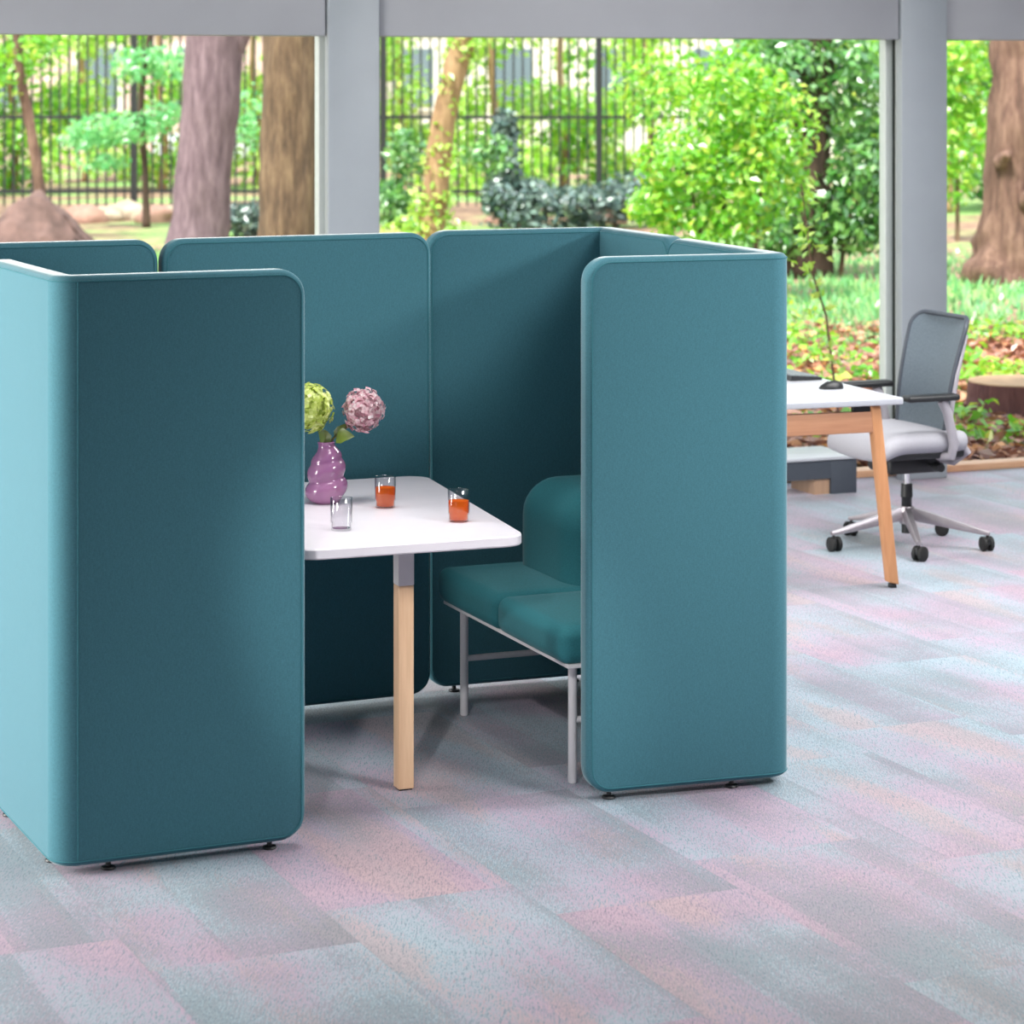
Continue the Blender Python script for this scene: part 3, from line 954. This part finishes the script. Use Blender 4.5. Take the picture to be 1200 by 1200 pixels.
# ------------------------------------------------------------------ outdoors
GZ = -.03
g = MB(); n = 40
g.add([(-120, -40, GZ), (120, -40, GZ), (120, 160, GZ), (-120, 160, GZ)], [(0, 1, 2, 3)])
g.add([(-120, -40, GZ - .2), (120, -40, GZ - .2), (120, 160, GZ - .2), (-120, 160, GZ - .2)], [(3, 2, 1, 0)])
g.build('ground', M['ground'], smooth=False, kind='structure')

def leaves(mb, n, blobs, size, rg, up=.4, fold=.25, aspect=.55):
    """blobs: (centre, radii, weight); leaves fill each blob, denser to its shell"""
    tot = sum(b[2] for b in blobs)
    for (c, r, w) in blobs:
        c = Vector(c)
        for _ in range(int(n * w / tot)):
            while True:
                d = Vector((rg.gauss(0, 1), rg.gauss(0, 1), rg.gauss(0, 1)))
                if d.length > 1e-3: break
            d.normalize()
            k = rg.random() ** .45
            p = c + Vector((d.x * r[0] * k, d.y * r[1] * k, d.z * r[2] * k))
            if p.z < GZ + .01: continue
            one_leaf(mb, p, d, size * rg.uniform(.6, 1.35), rg, up, fold, aspect)
def one_leaf(mb, p, d, s, rg, up=.4, fold=.25, aspect=.55):
    nn = (d * .7 + Vector((rg.uniform(-1, 1), rg.uniform(-1, 1), rg.uniform(-1, 1) + up))).normalized()
    a = nn.orthogonal().normalized(); b = nn.cross(a)
    an = rg.uniform(0, 2 * PI)
    u = a * math.cos(an) + b * math.sin(an); w = nn.cross(u)
    hw_ = s * aspect * .5
    mb.add([p - u * s * .5, p - w * hw_ + nn * hw_ * fold, p + u * s * .5, p + w * hw_ + nn * hw_ * fold], [(0, 1, 2), (0, 2, 3)])

def trunk_mesh(pts, rs, seed, n=20, lump=.10, per=6):
    P_ = [Vector(p) for p in pts]
    path = []; rad = []
    for i in range(len(P_) - 1):
        p0 = P_[max(i - 1, 0)]; p1 = P_[i]; p2 = P_[i + 1]; p3 = P_[min(i + 2, len(P_) - 1)]
        for k in range(per):
            t = k / per
            path.append(.5 * (2 * p1 + (p2 - p0) * t + (2 * p0 - 5 * p1 + 4 * p2 - p3) * t * t + (3 * p1 - p0 - 3 * p2 + p3) * t ** 3))
            rad.append(rs[i] + (rs[i + 1] - rs[i]) * t)
    path.append(P_[-1]); rad.append(rs[-1])
    m = MB().tube(path, rad, n)
    out = []
    N_ = len(path)
    for idx, v in enumerate(m.v):
        i = idx // n; k = idx % n
        c = path[i]; d = Vector(v) - c
        a = 2 * PI * k / n
        f = 1 + lump * vnoise(math.cos(a) * 1.8 + seed, math.sin(a) * 1.8, i * .35) + lump * .5 * vnoise(math.cos(a) * 4 + seed, math.sin(a) * 4, i * .5)
        out.append(tuple(c + d * f))
    m.v = out
    return m

def tree(name, label, pts, rs, bmat, seed, blobs=None, nleaf=0, leaf=None, size=.1, branches=(), group=None, cat='tree', n=20, lump=.10):
    base = Vector(pts[0])
    root = empty(name, base, 0, label=label, cat=cat, group=group)
    def rel(p): return Vector(p) - base
    trunk_mesh([rel(p) for p in pts], rs, seed, n, lump).build('trunk', bmat, root, angle=180)
    for (bp, br) in branches:
        trunk_mesh([rel(p) for p in bp], br, seed + 3, 10, lump).build('branch', bmat, root, angle=180)
    if blobs:
        m = MB(); leaves(m, nleaf, [(rel(c), r, w) for c, r, w in blobs], size, random.Random(seed))
        m.build('foliage', leaf, root, smooth=False)
    return root
def Z(py, d): return CAMH - (py - HY) * d / F

# --- big trunks behind the glass, left pane
d = 31.
def tp(px, py, d): return at(px, d, Z(py, d))
tree('tree', 'smooth mauve-grey tree trunk forking at top, behind left window', [at(228, d, GZ - .1), tp(236, 255, d), tp(243, 160, d), tp(251, 60, d), tp(252, -60, d)], [.40, .335, .32, .34, .34], M['bark_mauve'], 11,
     branches=[([tp(258, 75, d), tp(276, 40, d), tp(300, -30, d)], [.2, .16, .13])])
d = 24.
tree('tree', 'ridged brown tree trunk just left of the grey column', [at(334, d, GZ - .1), tp(336, 250, d), tp(340, 140, d), tp(343, 40, d), tp(344, -60, d)], [.30, .265, .25, .235, .23], M['bark_brown'], 17, lump=.16)
# thin sapling over boulder
d = 33.
tree('young_tree', 'thin reddish sapling rising from behind the boulder in left window', [at(52, d, GZ), tp(46, 215, d), tp(36, 150, d), tp(24, 90, d), tp(20, 40, d), tp(14, -30, d)], [.085, .075, .07, .065, .06, .05], M['bark_red'], 23, n=10,
     blobs=[(tp(10, 80, d), (.6, .5, .4), 1), (tp(50, 55, d), (.5, .5, .3), 1)], nleaf=260, leaf=M['leaf_bright'], size=.13)
# ivy-clad leaning tree centre
d = 30.
tree('tree', 'slim tan tree trunk leaning right with ivy leaves, centre window', [at(498, d, GZ), tp(508, 250, d), tp(515, 170, d), tp(530, 95, d), tp(546, 40, d), tp(560, -30, d)], [.19, .15, .14, .135, .13, .12], M['bark_pale'], 29, n=14,
     blobs=[(tp(505, 240, d), (.30, .3, .28), 1.2), (tp(514, 180, d), (.22, .3, .4), .6), (tp(528, 110, d), (.2, .3, .3), .35), (tp(545, 50, d), (.25, .3, .25), .8), (tp(500, 268, d), (.55, .4, .2), 1)], nleaf=900, leaf=M['leaf_yellow'], size=.10)
# dark tree inside the right foliage
d = 27.
tree('tree', 'dark tree trunk wrapped in green leaves, right of centre window', [at(948, d, GZ), tp(950, 200, d), tp(952, 120, d), tp(956, 40, d), tp(958, -40, d)], [.26, .2, .19, .2, .2], M['bark_dark'], 31, n=14,
     blobs=[(tp(900, 90, d), (.7, .7, .5), 1), (tp(1000, 90, d), (.55, .7, .7), 1.1), (tp(1010, 200, d), (.45, .6, .6), 1), (tp(930, 60, d), (.4, .4, .2), .4), (tp(930, 235, d), (.6, .5, .35), .7)], nleaf=4200, leaf=M['leaf_mid'], size=.12)
# big tree right
d = 26.4
tree('tree', 'massive reddish-brown tree trunk with flared base, right window', [at(1184, d, GZ - .1), tp(1186, 315, d), tp(1190, 270, d), tp(1197, 180, d), tp(1204, 90, d), tp(1208, 30, d), tp(1210, -60, d)], [.52, .46, .37, .33, .33, .34, .34], M['bark_red'], 37, lump=.2, n=26,
     branches=[([tp(1168, 190, d) + Vector((0, -.25, 0)), tp(1172, 178, d) + Vector((0, -.42, 0))], [.09, .04]), ([tp(1192, 240, d) + Vector((0, -.2, 0)), tp(1206, 225, d) + Vector((0, -.5, 0))], [.12, .10])])
# shrubs
def shrub(name, label, blobs, n_, mat, size, seed, stems, group=None, cat='shrub'):
    base = Vector(stems[0][0]); base.z = GZ
    root = empty(name, base, 0, label=label, cat=cat, group=group)
    m = MB(); leaves(m, n_, [(Vector(c) - base, r, w) for c, r, w in blobs], size, random.Random(seed))
    m.build('foliage', mat, root, smooth=False)
    for st in stems:
        MB().tube([Vector(p) - base for p in st], [.03] + [.018] * (len(st) - 1), 8).build('stem', M['bark_brown'], root)
    return root
d = 24.
shrub('shrub', 'large bright green leafy shrub filling right half of centre window',
      [(tp(860, 110, d), (.55, .7, .42), 1.2), (tp(800, 190, d), (.45, .7, .40), 1.1), (tp(880, 210, d), (.6, .7, .45), 1.4), (tp(830, 260, d), (.6, .6, .25), .8), (tp(900, 150, d), (.5, .7, .5), 1.1), (tp(780, 100, d + 3), (.55, .6, .45), .7), (tp(770, 240, d), (.3, .5, .22), .6)],
      6000, M['leaf_bright'], .095, 41, [[at(860, d, GZ), tp(850, 260, d), tp(840, 180, d)], [at(880, d, GZ), tp(890, 240, d), tp(900, 130, d)], [at(835, d, GZ), tp(815, 240, d), tp(800, 190, d)]])
d = 27.
shrub('shrub', 'mid green shrub at foot of the dark tree, right of centre window',
      [(tp(1000, 265, d), (.5, .5, .3), 1), (tp(920, 275, d), (.55, .5, .25), 1), (tp(1040, 230, d), (.3, .5, .5), .8)], 2000, M['leaf_mid'], .11, 43, [[at(985, d, GZ), tp(990, 270, d)], [at(930, d, GZ), tp(925, 280, d)]])
d = 36.
shrub('shrub', 'dark blue-green ivy mound below fence, centre window',
      [(tp(610, 235, d), (.55, .6, .35), 1.2), (tp(690, 238, d), (.7, .6, .30), 1.4), (tp(740, 230, d), (.5, .6, .35), 1), (tp(640, 265, d), (1.0, .6, .15), .6)], 2600, M['leaf_dark'], .12, 47, [[at(640, d, GZ), tp(640, 240, d)], [at(720, d, GZ), tp(720, 235, d)]])
shrub('conifer', 'narrow dark conifer against fence, centre window',
      [(tp(590, 195, d), (.26, .3, .45), 1), (tp(592, 155, d), (.2, .25, .35), .8), (tp(588, 230, d), (.3, .3, .3), .8)], 1500, M['leaf_dark'], .11, 53, [[at(590, d, GZ), tp(590, 150, d)]], cat='tree')
shrub('shrub', 'grey-green ivy bush beside the grey column, left edge of centre window',
      [(tp(462, 235, d), (.3, .4, .35), 1), (tp(475, 180, d), (.3, .4, .4), .6), (tp(480, 265, d), (.5, .4, .2), .8), (tp(570, 180, d - 4), (.35, .3, .3), .35)], 1500, M['leaf_mid'], .12, 59, [[at(465, d, GZ), tp(465, 200, d)]])
d = 34.
shrub('shrub', 'low dark green shrub between the two big trunks, left window',
      [(tp(290, 256, d), (.36, .3, .24), 1)], 700, M['leaf_dark'], .11, 61, [[at(290, d, GZ), tp(290, 245, d)]])
# feathery mint branches, left pane (small tree in front of the fence)
d = 36.
tree('young_tree', 'mint green feathery young tree in front of fence, left window', [at(172, d, GZ), tp(170, 200, d), tp(165, 130, d), tp(172, 60, d), tp(190, -20, d)], [.06, .05, .045, .04, .03], M['bark_dark'], 67, n=8,
     blobs=[(tp(180, 75, d), (.6, .5, .28), 1), (tp(140, 150, d), (.75, .5, .22), 1.1), (tp(100, 165, d), (.4, .4, .15), .5), (tp(190, 135, d), (.3, .4, .22), .4), (tp(290, 140, d), (.4, .4, .5), .5), (tp(120, 190, d), (.4, .4, .12), .35)], nleaf=1300, leaf=M['leaf_mint'], size=.13)

# --- boulder and stones
def rockmesh(c, r, seed, sub=4, amp=.22):
    bm = bmesh.new(); bmesh.ops.create_icosphere(bm, subdivisions=sub, radius=1)
    for v in bm.verts:
        p = v.co
        f = 1 + amp * vnoise(p.x * 1.4 + seed, p.y * 1.4, p.z * 1.4) + amp * .4 * vnoise(p.x * 4 + seed, p.y * 4, p.z * 4)
        v.co = Vector((p.x * f * r[0], p.y * f * r[1], p.z * f * r[2])) + Vector(c)
    return MB()._bm(bm)
d = 31.
b = MB()
bp = at(52, d, GZ)
bm = bmesh.new()
for (x, y, z) in [(-.86, -.2, 0), (-.5, -.55, 0), (.1, -.6, 0), (.62, -.3, 0), (.66, .2, 0), (.2, .6, 0), (-.5, .55, 0), (-.8, -.15, .2), (-.45, -.3, .42), (-.14, -.12, .72), (-.02, .05, .76), (.1, -.2, .58), (.40, -.2, .30), (.58, -.05, .14), (-.3, .3, .45), (.3, .25, .35), (.05, -.5, .22)]:
    bm.verts.new((x, y, z))
bmesh.ops.convex_hull(bm, input=bm.verts[:])
bmesh.ops.delete(bm, geom=[v for v in bm.verts if not v.link_faces], context='VERTS')
bmesh.ops.bevel(bm, geom=bm.edges[:], offset=.05, segments=3, affect='EDGES', profile=.5)
bmesh.ops.triangulate(bm, faces=bm.faces[:])
bmesh.ops.subdivide_edges(bm, edges=bm.edges[:], cuts=2, use_grid_fill=True)
for v in bm.verts:
    p = v.co
    f = 1 + .05 * vnoise(p.x * 5, p.y * 5, p.z * 5) + .03 * vnoise(p.x * 14, p.y * 14, p.z * 14)
    v.co = Vector((p.x * f, p.y * f, p.z * f))
rk = MB()._bm(bm)
o = rk.build('boulder', M['rock'], angle=180, label='large brown peaked boulder at far left outside the window', cat='boulder'); o.location = bp
sx_ = [(100, 250, .34), (122, 268, .30), (148, 255, .36), (186, 262, .33), (176, 245, .28), (210, 250, .3), (300, 262, .3), (282, 268, .26)]
st_lab = ['first edging stone right of the boulder, below fence', 'second edging stone right of the boulder, below fence', 'third edging stone right of the boulder, below fence', 'edging stone next to the one beside the mauve trunk', 'fourth edging stone right of the boulder, below fence', 'edging stone against the left side of the mauve trunk', 'edging stone left of the ridged brown trunk', 'edging stone just right of the mauve trunk']
for i, (px, py, r) in enumerate(sx_):
    d = 37.3 + (i % 3) * .5
    o = rockmesh((0, 0, 0), (r, r * .7, r * .55), 20 + i, 3, .3).build('stone', M['stone'] if i % 3 else M['stone2'], angle=180,
        label=st_lab[i], cat='stone', group='edging stones below the fence')
    o.location = at(px, d, GZ + r * .2)
for i, (px, py, r) in enumerate([(600, 250, .36), (712, 255, .26), (480, 258, .3)]):
    o = rockmesh((0, 0, 0), (r, r * .7, r * .5), 40 + i, 3, .3).build('stone', M['stone2'], angle=180, cat='stone', label=['pale stone left of the ivy mound, centre window', 'pale stone half buried in the dark ivy, centre window', 'pale stone at foot of the ivy-clad trunk, centre window'][i])
    o.location = at(px, 36.9, GZ + r * .12)
# stump
d = 15.9
st = at(1196, d, GZ)
root = empty('tree_stump', st, 0, label='dark red-brown sawn tree stump outside right window', cat='stump')
sm = MB().tube([(0, 0, 0), (0, 0, .06), (0, 0, .13), (0, 0, .21)], [.36, .335, .325, .318], 40)
sm.v = [(x * (1 + .05 * vnoise(math.atan2(y, x) * 3, 0, z * 2)), y * (1 + .05 * vnoise(math.atan2(y, x) * 3, 0, z * 2)), z) for x, y, z in sm.v]
sm.build('bark', M['stump'], root, angle=60)
MB().tube([(0, 0, .209), (0, 0, .216)], .312, 40).build('cut_top', M['stump_top'], root)

# --- fence
FY = 40.
fx0, fx1 = at(-150, FY).x, at(830, FY).x
fe = empty('iron_fence', (fx0, FY, GZ), 0, label='tall black iron picket fence across the far side of garden', cat='fence')
Lf = fx1 - fx0
for z in (.30, 1.42):
    MB().box((0, -.02, z), (Lf, .02, z + .05)).build('rail', M['iron'], fe)
MB().box((0, -.02, 2.95), (Lf, .02, 3.0)).build('rail', M['iron'], fe)
for px in (157, 449, 702):
    x = at(px, FY).x - fx0
    MB().box((x - .05, -.05, 0), (x + .05, .05, 3.15)).build('post', M['iron'], fe)
sp = .14
pk = MB().box((-.0155, -.0155, .1), (.0155, .0155, 3.2)).build('picket', M['iron'], fe)
npk = int(Lf / sp)
for i in range(npk):
    o = pk if i == 0 else pk.copy()
    if i: COL.objects.link(o); o.parent = fe
    o.location = (i * sp + .04, 0, 0)

# --- street trees beyond the fence
kinds = [('leaf_yellow', 'pale yellow-green'), ('leaf_bright', 'bright green'), ('leaf_mid', 'mid green')]
spots = [(-70, 46, 'leaf_bright', 'bright green tree beyond fence just outside the left frame edge'), (-160, 48, 'leaf_mid', 'mid green tree beyond fence, farthest left of the row'), (1280, 43, 'leaf_bright', 'bright green tree to the right of the massive trunk'), (15, 47, 'leaf_bright', 'bright green tree beyond fence at far left'), (100, 52, 'leaf_yellow', 'pale yellow-green tree beyond fence behind the thin young tree'),
         (190, 48, 'leaf_bright', 'bright green tree beyond fence behind the mauve trunk'), (300, 50, 'leaf_yellow', 'pale yellow-green tree beyond fence between the big trunks'), (470, 50, 'leaf_yellow', 'yellow-green tree beyond fence behind the leaning trunk'),
         (580, 46, 'leaf_yellow', 'yellow-green tree beyond fence behind the conifer'), (660, 48, 'leaf_bright', 'bright green tree beyond fence above the ivy mound'), (760, 50, 'leaf_yellow', 'yellow-green tree beyond fence left of the big shrub'),
         (870, 45, 'leaf_bright', 'bright green tree behind the big shrub'), (1000, 44, 'leaf_bright', 'bright green tree behind the dark trunk'), (1110, 40, 'leaf_bright', 'bright green tree left of the massive trunk'), (1190, 42, 'leaf_mid', 'mid green tree behind the massive trunk')]
for i, (px, d, lm_, lab) in enumerate(spots):
    rg = random.Random(100 + i)
    blobs = []
    for k in range(13):
        blobs.append((tp(px + rg.uniform(-52, 52), rg.uniform(30, 215), d) + Vector((0, rg.uniform(-1, 1), 0)), (rg.uniform(.4, .75), .7, rg.uniform(.3, .55)), 1))
    for k in range(4):
        blobs.append((tp(px + rg.uniform(-60, 60), rg.uniform(-60, 30), d), (1, 1, .6), .7))
    tree('street_tree', lab, [at(px, d, GZ), at(px + 3, d, 1.0), at(px - 4, d, 2.2), at(px, d, 3.6)], [.08, .07, .06, .04], M['bark_pale'], 200 + i, n=10, blobs=blobs, nleaf=2700, leaf=M[lm_], size=.17)
# low hedge growth under street trees / behind the right trunk
d = 33.
shrub('shrub', 'bright green bush left of the massive trunk, right window', [(tp(1120, 170, d), (.35, .5, .8), 1), (tp(1125, 90, d), (.35, .5, .6), 1), (tp(1195, 120, d + 2), (.5, .5, .9), .8)], 2200, M['leaf_bright'], .12, 71, [[at(1122, d, GZ), tp(1122, 150, d)]])
# --- houses far behind
def house(name, label, x0, x1, y, h, mat, cols_, rows_):
    root = empty(name, (x0, y, GZ), 0, label=label, cat='house')
    W = x1 - x0
    MB().box((0, 0, 0), (W, 6, h)).build('wall', mat, root, smooth=False)
    MB().box((-.1, -.15, 3.3), (W + .1, 0, 3.5)).build('cornice', M['cream'], root, smooth=False)
    for i in range(cols_):
        for j in range(rows_):
            cx = W * (i + .5) / cols_; cz = 1.2 + j * 3.1
            f = MB().box((cx - .62, -.08, cz), (cx + .62, 0.02, cz + 1.7)).build('window', M['cream'], root, smooth=False)
            MB().box((cx - .5, -.10, cz + .1), (cx + .5, -.07, cz + 1.6)).build('pane', M['winglass'], f, smooth=False)
house('house', 'pinkish brick house far beyond the fence, left window', -14, -4.2, 66, 9, M['brickpink'], 4, 3)
house('house', 'cream house far beyond the fence, centre window', -3.8, 9, 68, 9, M['cream'], 5, 3)
# --- parked car
cr_ = empty('parked_car', (at(300, 56).x, 56, GZ), 0, label='silver parked car beyond fence between the big trunks', cat='car')
cb_ = MB().rbox((-2.1, -.85, .28), (2.1, .85, .85), .18, 8).build('car_body', M['carpaint'], cr_, angle=180)
cabm = MB().rbox((-1.1, -.72, .8), (1.2, .72, 1.42), .25, 8)
cabm.build('cabin', M['winglass'], cr_, angle=180)
for x in (-1.3, 1.3):
    for y in (-.78, .78):
        MB().tube([(x, y - .1, .33), (x, y + .1, .33)], .33, 20).build('wheel', M['rubber'], cr_)

# --- ground cover
rg = random.Random(5)
lt = MB()
def scatter_pt(px0, px1, d0, d1):
    d = 1 / (1 / d0 + (1 / d1 - 1 / d0) * rg.random())
    return at(rg.uniform(px0, px1), d, GZ)
for i in range(9000):
    p = scatter_pt(880, 1290, 13.75, 21.5)
    q = wm.inverted() @ p
    if q.y < .30: continue
    if vnoise(p.x * 1.1, p.y * .9, 3) > .35 and rg.random() < .6: continue
    p.z = GZ + rg.uniform(.005, .06)
    one_leaf(lt, p, Vector((0, 0, 1)), rg.uniform(.05, .13), rg, .8, .4, .6)
lt.build('fallen_leaves', M['litter'], smooth=False, label='brown fallen leaves covering ground outside the right windows', cat='leaves', kind='stuff')
gr = MB()
for i in range(16000):
    p = scatter_pt(-60, 1290, 20.0, 31)
    hgt = rg.uniform(.04, .12); an = rg.uniform(0, 2 * PI); w = Vector((math.cos(an), math.sin(an), 0)) * rg.uniform(.012, .025)
    t = Vector((rg.uniform(-.05, .05), rg.uniform(-.05, .05), hgt))
    gr.add([p - w, p + w, p + t], [(0, 1, 2)])
gr.build('lawn_grass', M['lawn'], smooth=False, label='pale green lawn grass between the trees outside', cat='grass', kind='stuff')
wd = MB()
wblobs = []
for (px, d, r, h) in [(935, 16.5, .35, .14), (985, 15.2, .3, .10), (960, 18.6, .3, .2), (1150, 17.4, .40, .14), (1190, 17.0, .35, .16), (1120, 18, .3, .18), (1140, 15.3, .2, .14), (1190, 14.8, .2, .08), (1000, 14.6, .25, .10), (930, 20, .4, .25), (1020, 17.5, .3, .2), (1165, 20.5, .5, .1), (1040, 14.4, .3, .08), (1125, 14.6, .2, .1)]:
    wblobs.append((at(px, d, GZ + h * .6), (r, r, h), r * r * 10 + .4))
leaves(wd, 1300, wblobs, .085, rg, .9)
wd.build('undergrowth', M['leaf_bright'], smooth=False, label='bright green low weeds among the fallen leaves outside', cat='weeds', kind='stuff')
# slender plant just outside the glass
d = 15.2
sp_ = empty('sapling', at(985, d, GZ), 0, label='slender sapling with pale leaves just outside the glass beside the booth', cat='sapling')
ln = [at(985, d, GZ), tp(968, 370, d), tp(952, 320, d), tp(946, 270, d), tp(939, 215, d)]
b0 = at(985, d, GZ)
MB().tube([p - b0 for p in ln], [.008, .007, .006, .005, .003], 8).build('stem', M['bark_red'], sp_)
m = MB(); rg2 = random.Random(9)
for i in range(70):
    t = rg2.uniform(.5, 3.98); k = int(t); f = t - k
    p = ln[k] * (1 - f) + ln[k + 1] * f - b0
    off = Vector((rg2.uniform(-1, 1), rg2.uniform(-1, 1), rg2.uniform(-.3, .5))); off *= rg2.uniform(.03, .14) * (1.3 if k >= 2 else .8)
    one_leaf(m, p + off, off.normalized(), rg2.uniform(.05, .085), rg2, .5, .25, .5)
m.build('foliage', M['leaf_yellow'], sp_, smooth=False)

# ------------------------------------------------------------------ light
w = bpy.data.worlds.new('sky'); SC.world = w; w.use_nodes = True
nt = w.node_tree; nt.nodes.clear()
bg = nt.nodes.new('ShaderNodeBackground'); ow = nt.nodes.new('ShaderNodeOutputWorld')
tcw = nt.nodes.new('ShaderNodeTexCoord'); sxw = nt.nodes.new('ShaderNodeSeparateXYZ'); rw = nt.nodes.new('ShaderNodeValToRGB')
nt.links.new(tcw.outputs['Generated'], sxw.inputs[0]); nt.links.new(sxw.outputs[2], rw.inputs[0])
rw.color_ramp.elements[0].color = (1, 1, .98, 1); rw.color_ramp.elements[1].color = (.72, .84, 1, 1)
nt.links.new(rw.outputs[0], bg.inputs[0]); bg.inputs[1].default_value = 2.2
nt.links.new(bg.outputs[0], ow.inputs[0])
sun = bpy.data.lights.new('sun', 'SUN'); sun.energy = 8.5; sun.angle = R(12); sun.color = (1, .97, .9)
so = bpy.data.objects.new('sun', sun); COL.objects.link(so)
so.rotation_euler = Vector((.35, .55, -1.0)).to_track_quat('-Z', 'Y').to_euler()
def area(name, loc, target, sx, sy, power, col=(1, 1, 1), spread=180):
    l = bpy.data.lights.new(name, 'AREA'); l.shape = 'RECTANGLE'; l.size = sx; l.size_y = sy; l.energy = power; l.color = col; l.spread = R(spread)
    o = bpy.data.objects.new(name, l); COL.objects.link(o); o.location = loc
    o.rotation_euler = (Vector(target) - Vector(loc)).to_track_quat('-Z', 'Y').to_euler()
    return o
area('window_light_left', (-5.6, 6.3, 1.6), (0, 7.6, .7), 3.0, 2.2, 530, (1, .975, .92))  # added soft light from the left, no window modelled there
area('window_light_right', (3.9, 8.2, 2.72), (-.6, 8.4, .9), 1.2, .4, 105, (.97, .99, 1))  # added soft light from high on the right; that wall has no window
area('ceiling_lamp_booth', (-.35, 7.35, 2.92), (-.35, 7.4, 0), .8, .8, 8.2, (1, .98, .96), 75)  # added fill above the booth to brighten the tabletop, no real fixture
area('ceiling_lamp_front', (2.5, 5.4, 2.8), (.85, 7.25, 1.1), 1.0, .8, 24, (1, .99, .97), 66)  # added fill aimed at the right front screen, no lamp hangs here
area('ceiling_lamp_far', (2.4, 10.4, 2.92), (2.4, 10.6, 0), 2.4, 2.4, 230, (1, .99, .97))  # added overhead fill for the desk corner and far carpet
sl = bpy.data.lights.new('ceiling_spot', 'SPOT'); sl.energy = 320; sl.spot_size = R(15); sl.spot_blend = .6; sl.shadow_soft_size = .06  # added spot brightening the legs and carpet inside the booth
slo = bpy.data.objects.new('ceiling_spot', sl); COL.objects.link(slo); slo.location = (-.75, 3.4, 2.85)
slo.rotation_euler = (Vector((-.12, 7.75, .1)) - Vector(slo.location)).to_track_quat('-Z', 'Y').to_euler()
SC.view_settings.exposure = 0.0
SC.cycles.max_bounces = 10; SC.cycles.transparent_max_bounces = 16; SC.cycles.caustics_refractive = False; SC.cycles.caustics_reflective = False
SC.cycles.use_denoising = True
